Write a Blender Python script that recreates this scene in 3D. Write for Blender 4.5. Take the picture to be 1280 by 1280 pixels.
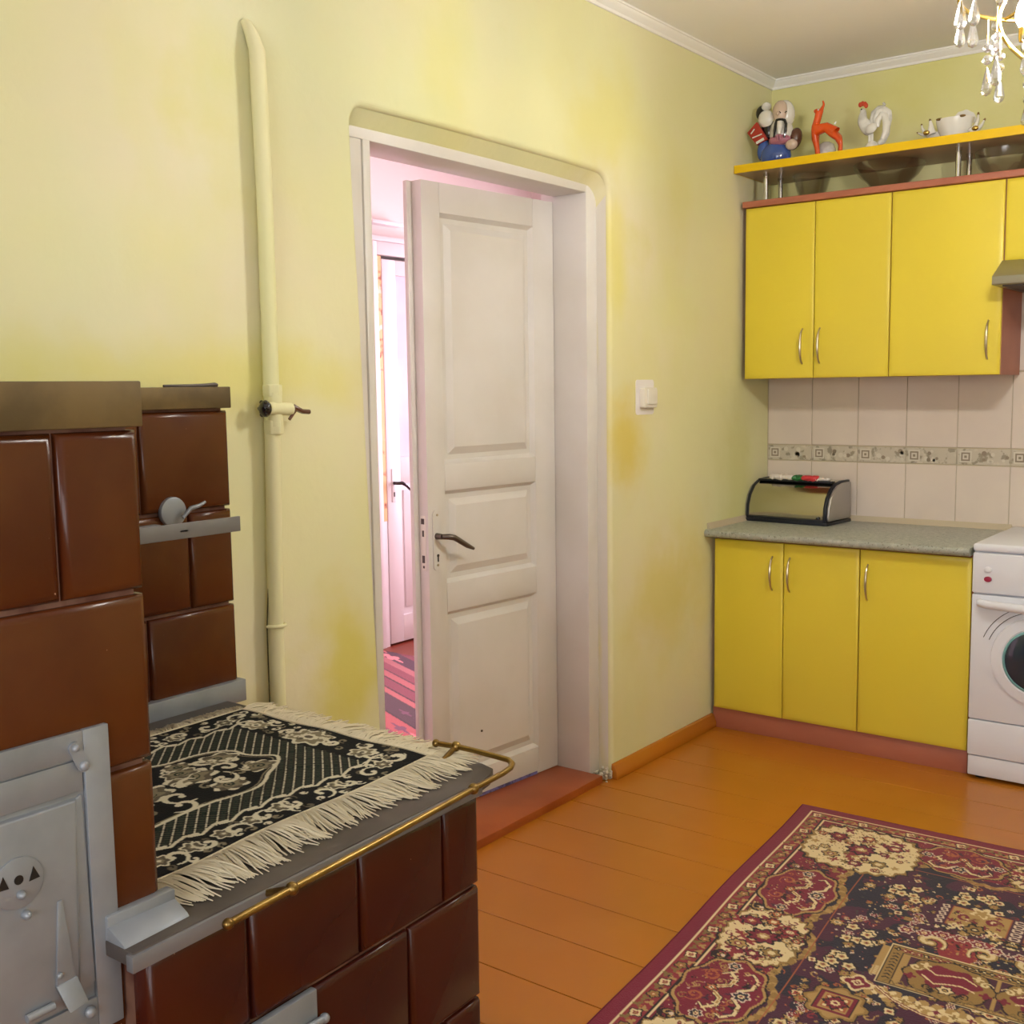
import bpy, bmesh, math, random
import numpy as np
from mathutils import Vector, Matrix

for o in list(bpy.data.objects): bpy.data.objects.remove(o)
S = bpy.context.scene
COL = S.collection
R = math.radians

# ------------------------------------------------------------------ camera
CAM = Vector((2.0966, -4.6557, 1.4113)); FPX = 1397.35
YAW, PITCH, ROLL = -0.649, -0.1099, -0.0141
FW = Vector((math.sin(YAW)*math.cos(PITCH), math.cos(YAW)*math.cos(PITCH), math.sin(PITCH)))
_rt = Vector((math.cos(YAW), -math.sin(YAW), 0)); _up = _rt.cross(FW)
RT = _rt*math.cos(ROLL) + _up*math.sin(ROLL); UP = -_rt*math.sin(ROLL) + _up*math.cos(ROLL)
cd = bpy.data.cameras.new('camera'); cd.sensor_width = 36; cd.lens = FPX/1280*36; cd.clip_start = .02
cam = bpy.data.objects.new('camera', cd); COL.objects.link(cam)
cam.matrix_world = Matrix(((RT.x, UP.x, -FW.x, CAM.x), (RT.y, UP.y, -FW.y, CAM.y), (RT.z, UP.z, -FW.z, CAM.z), (0, 0, 0, 1)))
S.camera = cam
def on(u, v, ax, val):            # a photo pixel put on the plane axis = val (wall, worktop, floor ...)
    d = FW + RT*((u-640)/FPX) - UP*((v-640)/FPX)
    return CAM + d*((val-CAM[ax])/d[ax])
def onx(u, v, x): return on(u, v, 0, x)
def ony(u, v, y): return on(u, v, 1, y)
def onz(u, v, z): return on(u, v, 2, z)

# ------------------------------------------------------------------ world, lights, exposure
S.view_settings.view_transform = 'Standard'; S.view_settings.look = 'None'
S.view_settings.gamma = 1; S.view_settings.use_curve_mapping = False
S.view_settings.exposure = 0.0
w = bpy.data.worlds.new('world'); S.world = w; w.use_nodes = True
w.node_tree.nodes['Background'].inputs[0].default_value = (.75, .86, 1, 1)
w.node_tree.nodes['Background'].inputs[1].default_value = 1.0
RX, RY, RZ = 3.4, -6.2, 2.706     # room: x 0..RX, y RY..0, height RZ
def area(name, loc, target, sx, sy, power, col):
    l = bpy.data.lights.new(name, 'AREA'); l.shape = 'RECTANGLE'; l.size = sx; l.size_y = sy
    l.energy = power; l.color = col
    o = bpy.data.objects.new(name, l); COL.objects.link(o); o.location = loc
    o.rotation_euler = (Vector(target)-Vector(loc)).to_track_quat('-Z', 'Y').to_euler(); return o
W1 = (-5.7, -4.3, .85, 2.35)      # window in the right wall: y0 y1 z0 z1
W2 = (1.3, 3.0, .85, 2.35)        # window in the near wall: x0 x1 z0 z1
W3 = (-1.75, -.45, .6, 2.3)         # window of the hall beyond the door: x0 x1 z0 z1
area('daylight_right_window', (RX+.30, (W1[0]+W1[1])/2, 1.6), (0, (W1[0]+W1[1])/2, 1.9), 1.8, 1.5, 45, (1, .99, .98))
area('daylight_near_window', ((W2[0]+W2[1])/2, RY-.30, 1.6), ((W2[0]+W2[1])/2, 0, 2.6), 1.7, 1.5, 85, (1, .99, .98))
area('daylight_hall_window', (-1.1, 1.60, 1.45), (-1.1, 0, 1.35), 1.3, 1.7, 250, (1, .78, .88))

# ------------------------------------------------------------------ materials
def s2l(c): c /= 255; return c/12.92 if c <= .04045 else ((c+.055)/1.055)**2.4
def rgb(r, g, b): return (s2l(r), s2l(g), s2l(b), 1)
def mat(name, col, rough=.5, metal=0, mix=None, bump=None, coat=0, spec=.5, trans=0, ior=1.45, emit=None, attr=None, rmix=None, alpha=1, sheen=0, spots=None):
    """mix = list of (noise scale, colour, lo, hi[, stretch]); bump = (scale, distance)"""
    m = bpy.data.materials.new(name); m.use_nodes = True
    nt = m.node_tree; b = nt.nodes['Principled BSDF']
    def I(k, v): b.inputs[k].default_value = v
    I('Base Color', col); I('Roughness', rough); I('Metallic', metal); I('Coat Weight', coat); I('Coat Roughness', .08)
    I('Specular IOR Level', spec); I('Transmission Weight', trans); I('IOR', ior); I('Alpha', alpha); I('Sheen Weight', sheen)
    if emit: I('Emission Color', emit[0]); I('Emission Strength', emit[1])
    tc = nt.nodes.new('ShaderNodeTexCoord')
    def noise(scale, stretch=None, detail=6):
        mp = nt.nodes.new('ShaderNodeMapping'); nt.links.new(tc.outputs['Object'], mp.inputs[0])
        if stretch: mp.inputs['Scale'].default_value = stretch
        n = nt.nodes.new('ShaderNodeTexNoise'); n.inputs['Scale'].default_value = scale; n.inputs['Detail'].default_value = detail
        nt.links.new(mp.outputs[0], n.inputs[0]); return n
    cur = None
    if attr:
        a = nt.nodes.new('ShaderNodeAttribute'); a.attribute_name = attr; cur = a.outputs['Color']
    for mx in (mix or []):
        n = noise(mx[0], mx[4] if len(mx) > 4 else None)
        mr = nt.nodes.new('ShaderNodeMapRange'); mr.inputs[1].default_value = mx[2]; mr.inputs[2].default_value = mx[3]
        nt.links.new(n.outputs[0], mr.inputs[0])
        x = nt.nodes.new('ShaderNodeMix'); x.data_type = 'RGBA'
        nt.links.new(mr.outputs[0], x.inputs[0])
        if cur: nt.links.new(cur, x.inputs[6])
        else: x.inputs[6].default_value = col
        x.inputs[7].default_value = mx[1]; cur = x.outputs[2]
    for ctr, rad_, c_, st_ in (spots or []):      # a paint stain of its own shape round a point
        mp = nt.nodes.new('ShaderNodeMapping'); mp.inputs['Location'].default_value = [-a/r_ for a, r_ in zip(ctr, rad_)]; mp.inputs['Scale'].default_value = [1/r_ for r_ in rad_]
        nt.links.new(tc.outputs['Object'], mp.inputs[0])
        ln = nt.nodes.new('ShaderNodeVectorMath'); ln.operation = 'LENGTH'; nt.links.new(mp.outputs[0], ln.inputs[0])
        nz = noise(4.5); ad = nt.nodes.new('ShaderNodeMath'); ad.operation = 'MULTIPLY_ADD'; ad.inputs[1].default_value = 1.6
        nt.links.new(nz.outputs[0], ad.inputs[0]); nt.links.new(ln.outputs['Value'], ad.inputs[2])
        mr = nt.nodes.new('ShaderNodeMapRange'); mr.interpolation_type = 'SMOOTHSTEP'; mr.inputs[1].default_value = .9; mr.inputs[2].default_value = 1.9; mr.inputs[3].default_value = st_; mr.inputs[4].default_value = 0
        nt.links.new(ad.outputs[0], mr.inputs[0])
        x = nt.nodes.new('ShaderNodeMix'); x.data_type = 'RGBA'; nt.links.new(mr.outputs[0], x.inputs[0]); nt.links.new(cur, x.inputs[6]); x.inputs[7].default_value = c_; cur = x.outputs[2]
    if cur: nt.links.new(cur, b.inputs['Base Color'])
    if rmix:
        n = noise(rmix[0]); mr = nt.nodes.new('ShaderNodeMapRange'); mr.inputs[3].default_value = rmix[1]; mr.inputs[4].default_value = rmix[2]
        mr.inputs[1].default_value = .3; mr.inputs[2].default_value = .7
        nt.links.new(n.outputs[0], mr.inputs[0]); nt.links.new(mr.outputs[0], b.inputs['Roughness'])
    if bump:
        n = noise(bump[0], bump[2] if len(bump) > 2 else None, 4); bp = nt.nodes.new('ShaderNodeBump')
        bp.inputs['Distance'].default_value = bump[1]; bp.inputs['Strength'].default_value = .6
        nt.links.new(n.outputs[0], bp.inputs['Height']); nt.links.new(bp.outputs[0], b.inputs['Normal'])
    return m
def thin_glass(name, tint, gloss=.15, rough=.05, top=.9):
    m = bpy.data.materials.new(name); m.use_nodes = True; nt = m.node_tree; nt.nodes.clear()
    out = nt.nodes.new('ShaderNodeOutputMaterial'); t = nt.nodes.new('ShaderNodeBsdfTransparent'); g = nt.nodes.new('ShaderNodeBsdfGlossy')
    t.inputs[0].default_value = tint; g.inputs['Roughness'].default_value = rough
    lw = nt.nodes.new('ShaderNodeLayerWeight'); lw.inputs[0].default_value = .35
    mr = nt.nodes.new('ShaderNodeMapRange'); mr.inputs[3].default_value = gloss; mr.inputs[4].default_value = top
    nt.links.new(lw.outputs['Fresnel'], mr.inputs[0])
    x = nt.nodes.new('ShaderNodeMixShader'); nt.links.new(mr.outputs[0], x.inputs[0])
    nt.links.new(t.outputs[0], x.inputs[1]); nt.links.new(g.outputs[0], x.inputs[2]); nt.links.new(x.outputs[0], out.inputs[0]); return m

MAT = dict(
 wall=mat('yellow_limewash', rgb(226, 223, 172), .85, mix=[(1.1, rgb(227, 218, 184), .42, .62), (.9, rgb(221, 216, 134), .52, .80, (1.0, 1.7, 1.1)), (2.2, rgb(217, 211, 118), .62, .85), (.7, rgb(212, 220, 182), .56, .8)], bump=(14, .003),
   spots=[((0, -1.20, 1.20), (.4, .16, .24), rgb(218, 196, 70), .75), ((0, -2.62, .70), (.4, .16, .30), rgb(214, 202, 84), .8), ((0, -.9, .62), (.4, .40, .3), rgb(214, 200, 96), .6), ((0, -1.27, 1.9), (.4, .10, .35), rgb(220, 208, 110), .6), ((0, -3.2, 1.45), (.4, .9, .12), rgb(220, 210, 110), .6), ((0, -1.35, 2.3), (.4, .35, .25), rgb(222, 212, 118), .5), ((0, -.3, 1.0), (.4, .22, .7), rgb(206, 202, 120), .5)]),
 wall_far=mat('yellow_limewash_far', rgb(224, 221, 152), .85, mix=[(1.2, rgb(225, 218, 164), .42, .62), (2.2, rgb(219, 214, 134), .55, .75)], bump=(14, .004)),
 ceiling=mat('ceiling_paint', rgb(246, 245, 248), .9, mix=[(.8, rgb(243, 240, 238), .45, .65)]),
 white=mat('white_gloss_paint', rgb(222, 217, 212), .35, mix=[(3, rgb(214, 208, 200), .4, .65)], bump=(9, .0015)),
 cornice=mat('white_plaster', rgb(244, 242, 240), .7),
 reveal=mat('white_reveal_with_yellow', rgb(222, 216, 206), .7, mix=[(2.6, rgb(222, 212, 150), .52, .66, (3, 9, .5))], bump=(20, .003)),
 floor=mat('ochre_floor_paint', rgb(186, 112, 30), .27, mix=[(1.2, rgb(176, 108, 28), .35, .65), (3, rgb(185, 117, 36), .5, .85)]),
 sill=mat('red_brown_floor_paint', rgb(166, 84, 36), .3, mix=[(4, rgb(150, 70, 28), .45, .65)], bump=(9, .001)),
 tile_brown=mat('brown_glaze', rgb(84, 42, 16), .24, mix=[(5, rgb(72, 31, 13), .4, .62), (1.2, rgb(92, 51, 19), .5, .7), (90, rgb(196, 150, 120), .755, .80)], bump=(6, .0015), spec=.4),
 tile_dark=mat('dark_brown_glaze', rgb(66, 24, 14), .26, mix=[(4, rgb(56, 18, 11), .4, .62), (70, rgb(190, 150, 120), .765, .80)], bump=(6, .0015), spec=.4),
 grout=mat('stove_joint', rgb(112, 78, 62), .7, mix=[(18, rgb(84, 46, 34), .45, .6)]),
 brass_trim=mat('old_brass_sheet', rgb(112, 92, 56), .55, metal=.3, mix=[(9, rgb(88, 72, 44), .45, .65)], bump=(12, .002)),
 brass=mat('brass_rail', rgb(150, 122, 66), .3, metal=.9, mix=[(14, rgb(118, 92, 50), .45, .65)]),
 silver=mat('silver_stove_paint', rgb(146, 150, 156), .42, metal=.35, mix=[(7, rgb(128, 132, 138), .4, .65)], bump=(12, .0012)),
 iron=mat('dark_cast_iron', rgb(92, 84, 80), .5, metal=.4, mix=[(9, rgb(74, 66, 62), .4, .65)]),
 rim=mat('grey_angle_iron', rgb(122, 120, 122), .45, metal=.35),
 black=mat('black', rgb(22, 20, 20), .5),
 yellow=mat('yellow_vinyl_front', rgb(225, 203, 60), .38, mix=[(1.5, rgb(220, 198, 66), .4, .65)], bump=(160, .0006)),
 yellow_edge=mat('yellow_edge_band', rgb(232, 190, 12), .35),
 pear=mat('pear_wood_laminate', rgb(176, 108, 84), .45, mix=[(6, rgb(164, 96, 74), .4, .65, (.3, 1, 1))]),
 chrome=mat('chrome', rgb(215, 215, 218), .12, metal=1),
 nickel=mat('brushed_nickel_handle', rgb(190, 176, 150), .28, metal=.9),
 counter=mat('grey_green_laminate', rgb(158, 160, 148), .3, mix=[(60, rgb(178, 178, 166), .5, .62), (120, rgb(112, 112, 100), .57, .66)]),
 shelf_board=mat('shelf_laminate', rgb(170, 146, 116), .4),
 tile_wall=mat('beige_wall_tile', rgb(214, 200, 188), .22, mix=[(4, rgb(220, 206, 192), .4, .65)]),
 tile_band=mat('patterned_border_tile', rgb(192, 182, 164), .3, mix=[(42, rgb(150, 140, 122), .54, .62), (20, rgb(206, 196, 178), .56, .66)]),
 tile_mark=mat('border_tile_square', rgb(206, 198, 182), .3), tile_mark2=mat('border_tile_square_dark', rgb(142, 128, 110), .3),
 wgrout=mat('tile_joint', rgb(190, 176, 150), .8),
 wm=mat('white_enamel', rgb(226, 228, 236), .25), wm2=mat('white_plastic', rgb(224, 225, 232), .35), wm_ring=mat('teal_seal', rgb(120, 170, 172), .3),
 wm_glass=mat('porthole_glass', rgb(38, 52, 66), .08, coat=.6), gap=mat('dark_gap', rgb(40, 34, 34), .8), red=mat('red_button', rgb(150, 40, 70), .4),
 steel=mat('polished_steel', rgb(196, 192, 180), .16, metal=1), steel_end=mat('steel_end', rgb(176, 172, 168), .4, metal=.85), navy=mat('dark_plastic', rgb(26, 30, 40), .35),
 hood=mat('hood_metal', rgb(150, 146, 126), .4, metal=.6), switch=mat('switch_plastic', rgb(232, 226, 214), .35), decal=mat('switch_backing', rgb(232, 226, 224), .6),
 handle_dark=mat('dark_bronze', rgb(104, 94, 88), .32, metal=.75), crystal=mat('crystal', rgb(255, 255, 255), .02, trans=.75, ior=1.5, spec=.8),
 gold=mat('gilt_brass', rgb(205, 175, 95), .2, metal=1), bulb=mat('bulb', rgb(255, 250, 240), .3, emit=((1, .975, .92, 1), 650)),
 porcelain=mat('porcelain', rgb(226, 222, 214), .18, coat=.4), porc_grey=mat('porcelain_grey', rgb(196, 194, 188), .2, mix=[(18, rgb(226, 224, 220), .45, .6)], coat=.4),
 gilt=mat('gilt_brown', rgb(120, 92, 44), .3, metal=.3), orange=mat('orange_glaze', rgb(222, 84, 22), .2, mix=[(9, rgb(206, 66, 14), .45, .65)], coat=.5),
 blue=mat('blue_glaze', rgb(58, 88, 158), .15, mix=[(12, rgb(40, 60, 124), .5, .7)], coat=.6), brown_glaze=mat('brown_sack_glaze', rgb(92, 58, 42), .25, coat=.4),
 skin=mat('painted_face', rgb(206, 182, 164), .25, coat=.4), ink=mat('black_glaze', rgb(22, 18, 26), .15, coat=.5), redlac=mat('red_box_paper', rgb(168, 50, 34), .5), pink=mat('pink_glaze', rgb(176, 112, 128), .3),
 redcomb=mat('red_comb', rgb(196, 64, 36), .3), cutglass=thin_glass('cut_glass', (.93, .92, .91, 1), .02, .2, .35),
 paper=mat('white_plastic_bag', rgb(228, 218, 208), .5, bump=(40, .004)), green=mat('green_wrap', rgb(40, 110, 56), .4, bump=(50, .003)), redwrap=mat('red_wrap', rgb(205, 56, 62), .4, bump=(50, .003)),
 pane=thin_glass('window_glass', (.97, .98, 1, 1), .04, .02), hallpane=mat('hall_door_glass', rgb(208, 186, 196), .25, mix=[(2, rgb(190, 170, 184), .4, .6)]),
 hallwall=mat('hall_wall', rgb(236, 226, 224), .85), halldoor=mat('hall_white_paint', rgb(232, 226, 230), .35), bare=mat('bare_peeling_wood', rgb(228, 176, 122), .6, mix=[(14, rgb(150, 80, 50), .58, .66), (9, rgb(236, 214, 200), .58, .66)]),
 hallfloor=mat('hall_floor_paint', rgb(140, 62, 44), .35), fringe=mat('cream_fringe_yarn', rgb(206, 194, 166), .9), carpet=mat('carpet_pile', rgb(90, 30, 40), .95, attr='col', bump=(300, .002), spec=.15, sheen=.2),
 matpile=mat('mat_pile', rgb(20, 20, 20), .9, attr='col', bump=(300, .002), spec=.2), carpet_edge=mat('carpet_edge', rgb(100, 24, 44), .95),
 matback=mat('mat_backing', rgb(30, 28, 26), .9), wire=mat('dark_crack', rgb(70, 66, 40), .8),
)

# ------------------------------------------------------------------ mesh helpers
ORG = Vector((0, 0, 0))
class MB:
    def __init__(s): s.v = []; s.f = []
    def add(s, vs, fs):
        n = len(s.v); s.v += [Vector(v) for v in vs]; s.f += [tuple(i+n for i in f) for f in fs]; return s
    def box(s, a, b, m=None):
        x0, y0, z0 = a; x1, y1, z1 = b
        x0, x1 = min(x0, x1), max(x0, x1); y0, y1 = min(y0, y1), max(y0, y1); z0, z1 = min(z0, z1), max(z0, z1)
        vs = [Vector(p) for p in ((x0, y0, z0), (x1, y0, z0), (x1, y1, z0), (x0, y1, z0), (x0, y0, z1), (x1, y0, z1), (x1, y1, z1), (x0, y1, z1))]
        if m: vs = [m @ v for v in vs]
        return s.add(vs, [(0, 3, 2, 1), (4, 5, 6, 7), (0, 1, 5, 4), (1, 2, 6, 5), (2, 3, 7, 6), (3, 0, 4, 7)])
    def hexa(s, q):   # 8 corners: bottom loop ccw, top loop ccw
        return s.add(q, [(0, 3, 2, 1), (4, 5, 6, 7), (0, 1, 5, 4), (1, 2, 6, 5), (2, 3, 7, 6), (3, 0, 4, 7)])
    def prism(s, poly, d):          # closed polygon (3d points) swept by vector d
        n = len(poly); d = Vector(d)
        s.add(list(poly)+[Vector(p)+d for p in poly], [tuple(range(n))[::-1], tuple(range(n, 2*n))]+[(i, (i+1) % n, n+(i+1) % n, n+i) for i in range(n)]); return s
    def tube(s, pts, r, seg=10, cap=True, flat=1.0):
        pts = [Vector(p) for p in pts]; n = len(pts)
        rs = r if isinstance(r, (list, tuple)) else [r]*n
        ref = None; vs = []; fs = []
        for i, p in enumerate(pts):
            t = (pts[min(i+1, n-1)]-pts[max(i-1, 0)]).normalized()
            if ref is None: ref = Vector((0, 0, 1)) if abs(t.z) < .9 else Vector((0, 1, 0))
            a = t.cross(ref).normalized(); b = a.cross(t).normalized(); ref = b
            for k in range(seg):
                an = 2*math.pi*k/seg; vs.append(p+(a*math.cos(an)+b*math.sin(an)*flat)*rs[i])
        for i in range(n-1):
            for k in range(seg): fs.append((i*seg+k, i*seg+(k+1) % seg, (i+1)*seg+(k+1) % seg, (i+1)*seg+k))
        if cap: fs += [tuple(range(seg))[::-1], tuple(range((n-1)*seg, n*seg))]
        return s.add(vs, fs)
    def lathe(s, prof, c, seg=20, axis=(0, 0, 1), squash=(1, 1)):
        c = Vector(c); q = Vector((0, 0, 1)).rotation_difference(Vector(axis)); vs = []; fs = []
        for r, h in prof:
            for k in range(seg):
                an = 2*math.pi*k/seg; vs.append(c+q @ Vector((math.cos(an)*r*squash[0], math.sin(an)*r*squash[1], h)))
        n = len(prof)
        for i in range(n-1):
            for k in range(seg): fs.append((i*seg+k, i*seg+(k+1) % seg, (i+1)*seg+(k+1) % seg, (i+1)*seg+k))
        fs += [tuple(range(seg))[::-1], tuple(range((n-1)*seg, n*seg))]
        return s.add(vs, fs)
    def ball(s, c, r, rot=None, seg=14, rings=9):
        rx, ry, rz = r if isinstance(r, (list, tuple)) else (r, r, r); m = Matrix.Rotation(rot[1], 3, rot[0]) if rot else Matrix.Identity(3)
        vs = []; fs = []; c = Vector(c)
        for i in range(rings+1):
            t = math.pi*i/rings; t = min(max(t, .02), math.pi-.02)
            for k in range(seg):
                a = 2*math.pi*k/seg; vs.append(c+m @ Vector((rx*math.sin(t)*math.cos(a), ry*math.sin(t)*math.sin(a), -rz*math.cos(t))))
        for i in range(rings):
            for k in range(seg): fs.append((i*seg+k, i*seg+(k+1) % seg, (i+1)*seg+(k+1) % seg, (i+1)*seg+k))
        fs += [tuple(range(seg))[::-1], tuple(range(rings*seg, (rings+1)*seg))]
        return s.add(vs, fs)
    def build(s, name, m, parent=None, bevel=0, seg=2, smooth=40, loc=None):
        global ORG
        if loc is not None: ORG = Vector(loc)
        me = bpy.data.meshes.new(name); me.from_pydata([tuple(v-ORG) for v in s.v], [], s.f)
        bm = bmesh.new(); bm.from_mesh(me)
        bmesh.ops.recalc_face_normals(bm, faces=bm.faces)
        if bevel:
            ed = [e for e in bm.edges if len(e.link_faces) == 2 and e.calc_face_angle(0) > .5]
            bmesh.ops.bevel(bm, geom=ed, offset=bevel, segments=seg, profile=.5, affect='EDGES', clamp_overlap=True)
        bm.to_mesh(me); bm.free(); me.materials.append(MAT[m] if isinstance(m, str) else m)
        if smooth: me.shade_smooth(); me.set_sharp_from_angle(angle=R(smooth))
        o = bpy.data.objects.new(name, me); COL.objects.link(o)
        if parent: o.parent = parent
        else: o.location = ORG
        return o
def tag(o, label=None, cat=None, group=None, kind=None):
    if label: o['label'] = label
    if cat: o['category'] = cat
    if group: o['group'] = group
    if kind: o['kind'] = kind
    return o
def thing(name, loc, label=None, cat=None, group=None, kind=None):
    global ORG
    o = bpy.data.objects.new(name, None); o.empty_display_size = .05; COL.objects.link(o); o.location = loc; ORG = Vector(loc)
    return tag(o, label, cat, group, kind)
def copy_at(o, loc, parent):
    c = o.copy(); COL.objects.link(c); c.parent = parent; c.location = loc; return c
def Z0(): 
    global ORG; ORG = Vector((0, 0, 0))
def skin(name, vs, es, rad, m, parent, sub=2):
    me = bpy.data.meshes.new(name); me.from_pydata([tuple(Vector(v)-ORG) for v in vs], es, [])
    o = bpy.data.objects.new(name, me); COL.objects.link(o)
    if parent: o.parent = parent
    else: o.location = ORG
    me.materials.append(MAT[m])
    sm = o.modifiers.new('skin', 'SKIN'); sm.use_smooth_shade = True
    for i, r in enumerate(rad):
        sv = me.skin_vertices[0].data[i]; sv.radius = r if isinstance(r, tuple) else (r, r); sv.use_root = (i == 0)
    o.modifiers.new('sub', 'SUBSURF').levels = sub; o.modifiers['sub'].render_levels = sub
    return o
def arc(c, r, a0, a1, n, ax='xz'):
    out = []
    for i in range(n+1):
        a = a0+(a1-a0)*i/n; p = [c[0], c[1], c[2]]
        i0, i1 = {'xz': (0, 2), 'yz': (1, 2), 'xy': (0, 1)}[ax]
        p[i0] += r*math.cos(a); p[i1] += r*math.sin(a); out.append(Vector(p))
    return out
rnd = random.Random(4)

#SECTIONS
# ================================================================== STRUCTURE
Z0()
def struct(name, mb, m, parent=None, **k):
    o = mb.build(name, m, parent, **k)
    return tag(o, kind='structure') if parent is None else o
# ---- floor: planks painted ochre, running away from the door wall
fl = struct('floor', MB().box((-.2, RY-.2, -.06), (RX+.2, .2, -.022)), 'gap')
ys = [0, -.19, -.40, -.60, -.80, -1.005, -1.21, -1.40, -1.58, -1.78, -1.965, -2.195, -2.40, -2.615, -2.82]
while ys[-1] > RY: ys.append(ys[-1]-.205)
for a, b in zip(ys, ys[1:]):
    tl = rnd.uniform(-.006, .006)
    q = [(-.02, b+.001, -.022), (RX, b+.001-.01+tl, -.022), (RX, a-.001-.01+tl, -.022), (-.02, a-.001, -.022)]
    MB().hexa(q+[(x, y, 0) for x, y, z in q]).build('plank', 'floor', fl, bevel=.0015, seg=1)
# ---- ceiling
struct('ceiling', MB().box((-.2, RY-.2, RZ), (RX+.2, .2, RZ+.1)), 'ceiling')
# ---- door wall with a soft rounded recess round the doorway
def recess():
    P = [(-2.488, 0), (-2.492, .3), (-2.497, .55), (-2.515, 1.1), (-2.53, 1.6), (-2.544, 1.95), (-2.547, 2.085)]
    c = (-2.497, 2.09)
    P += [(c[0]-.05*math.cos(t), c[1]+.05*math.sin(t)) for t in [R(a) for a in (15, 30, 45, 60, 75, 90)]]
    P += [(-2.2, 2.143), (-1.9, 2.143), (-1.6, 2.141)]
    c = (-1.38, 2.068)
    P += [(c[0]+.067*math.cos(t), c[1]+.068*math.sin(t)) for t in [R(a) for a in (90, 75, 60, 45, 30, 15, 0)]]
    P += [(-1.312, 1.7), (-1.314, 1.2), (-1.312, .6), (-1.313, 0)]
    return P
RP = recess(); NR = len(RP)
nrm = []
for i in range(NR):
    a = Vector(RP[max(i-1, 0)]); b = Vector(RP[min(i+1, NR-1)]); t = (b-a).normalized(); nrm.append(Vector((-t.y, t.x)))
def ring(off, x):
    out = []
    for (y, z), n in zip(RP, nrm):
        zz = z+n.y*off if z > 0 else 0
        out.append((x, y+n.x*off, zz))
    return out
rr = .016
bm = bmesh.new()
r0 = [bm.verts.new(p) for p in ring(rr, 0)]
outer = [bm.verts.new(p) for p in ((0, 0.0, 0), (0, 0.0, RZ), (0, RY, RZ), (0, RY, 0))]
ed = [bm.edges.new((a, b)) for a, b in zip(r0, r0[1:])]
lp = [r0[-1]]+outer+[r0[0]]
ed += [bm.edges.new((a, b)) for a, b in zip(lp, lp[1:])]
bmesh.ops.triangle_fill(bm, use_beauty=True, edges=ed)
me = bpy.data.meshes.new('w'); bm.to_mesh(me)
WL = MB().add([v.co.copy() for v in me.vertices], [tuple(p.vertices) for p in me.polygons]); bm.free(); bpy.data.meshes.remove(me)
prev = None
for k in range(6):
    a = R(90*k/5); cur = ring(rr*(1-math.sin(a)), -rr*(1-math.cos(a)))
    if prev: WL.add(prev+cur, [(i, i+1, NR+i+1, NR+i) for i in range(NR-1)])
    prev = cur
n0 = len([1 for y, z in RP])
cur = [(x, y, z-.040 if z > 2.05 else z) for x, y, z in ring(0, -.058)]
WL.add(prev+cur, [(i, i+1, NR+i+1, NR+i) for i in range(NR-5)])
WL.box((-.2, RY, 0), (-.058, -2.42-.13, RZ)).box((-.2, -1.30, 0), (-.058, 0, RZ)).box((-.2, -2.55, 2.15), (-.058, -1.30, RZ))
wl = struct('wall_left', WL, 'wall', smooth=30)
RVm = MB().add(prev+cur, [(i, i+1, NR+i+1, NR+i) for i in range(NR-5, NR-1)])
RVm.build('reveal', 'reveal', wl, smooth=30)
# ---- far (kitchen) wall, right wall and near wall
wf = struct('wall_far', MB().box((-.2, 0, 0), (RX+.2, .2, RZ)), 'wall_far')
y0, y1, z0, z1 = W1
struct('wall_right', MB().box((RX, RY, 0), (RX+.25, y0, RZ)).box((RX, y1, 0), (RX+.25, 0, RZ)).box((RX, y0, 0), (RX+.25, y1, z0)).box((RX, y0, z1), (RX+.25, y1, RZ)), 'wall')
x0, x1, z0, z1 = W2
struct('wall_near', MB().box((-.2, RY-.25, 0), (x0, RY, RZ)).box((x1, RY-.25, 0), (RX+.25, RY, RZ)).box((x0, RY-.25, 0), (x1, RY, z0)).box((x0, RY-.25, z1), (x1, RY, RZ)), 'wall')
def window(name, a, b, ax):   # a,b opposite corners of the opening; ax = thickness axis
    root = thing(name, (0, 0, 0), kind='structure')
    t = .05; o = 1-ax
    lo = [min(a[i], b[i]) for i in range(3)]; hi = [max(a[i], b[i]) for i in range(3)]
    def bar(p0, p1, z0, z1):
        q0 = [0, 0, z0]; q1 = [0, 0, z1]; q0[ax], q1[ax] = lo[ax], hi[ax]; q0[o], q1[o] = p0, p1; return q0, q1
    f = MB(); mid = (lo[o]+hi[o])/2
    for args in ((lo[o], lo[o]+t, lo[2], hi[2]), (hi[o]-t, hi[o], lo[2], hi[2]), (lo[o]+t, hi[o]-t, lo[2], lo[2]+t), (lo[o]+t, hi[o]-t, hi[2]-t, hi[2]), (mid-.04, mid+.04, lo[2]+t, hi[2]-t)):
        f.box(*bar(*args))
    f.build('window_frame', 'white', root, bevel=.004)
    for p, q in ((lo[o]+t, mid-.04), (mid+.04, hi[o]-t)):
        g0, g1 = bar(p, q, lo[2]+t, hi[2]-t); c = (lo[ax]+hi[ax])/2; g0[ax] = c-.002; g1[ax] = c+.002
        MB().box(g0, g1).build('pane', 'pane', root)
window('window_1', (RX+.08, W1[0], W1[2]), (RX+.14, W1[1], W1[3]), 0)
window('window_2', (W2[0], RY-.14, W2[2]), (W2[1], RY-.08, W2[3]), 1)
Z0()
# ---- cornices
prof = [(0, 2.669), (.007, 2.669), (.009, 2.674), (.009, 2.678), (.016, 2.683), (.024, 2.691), (.028, 2.695), (.029, 2.699), (.034, 2.700), (.034, RZ), (0, RZ)]
struct('trim_1', MB().prism([(p, RY, z) for p, z in prof], (0, -RY, 0)), 'cornice', smooth=50)
struct('trim_2', MB().prism([(0, -p, z) for p, z in prof], (RX, 0, 0)), 'cornice', smooth=50)
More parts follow.
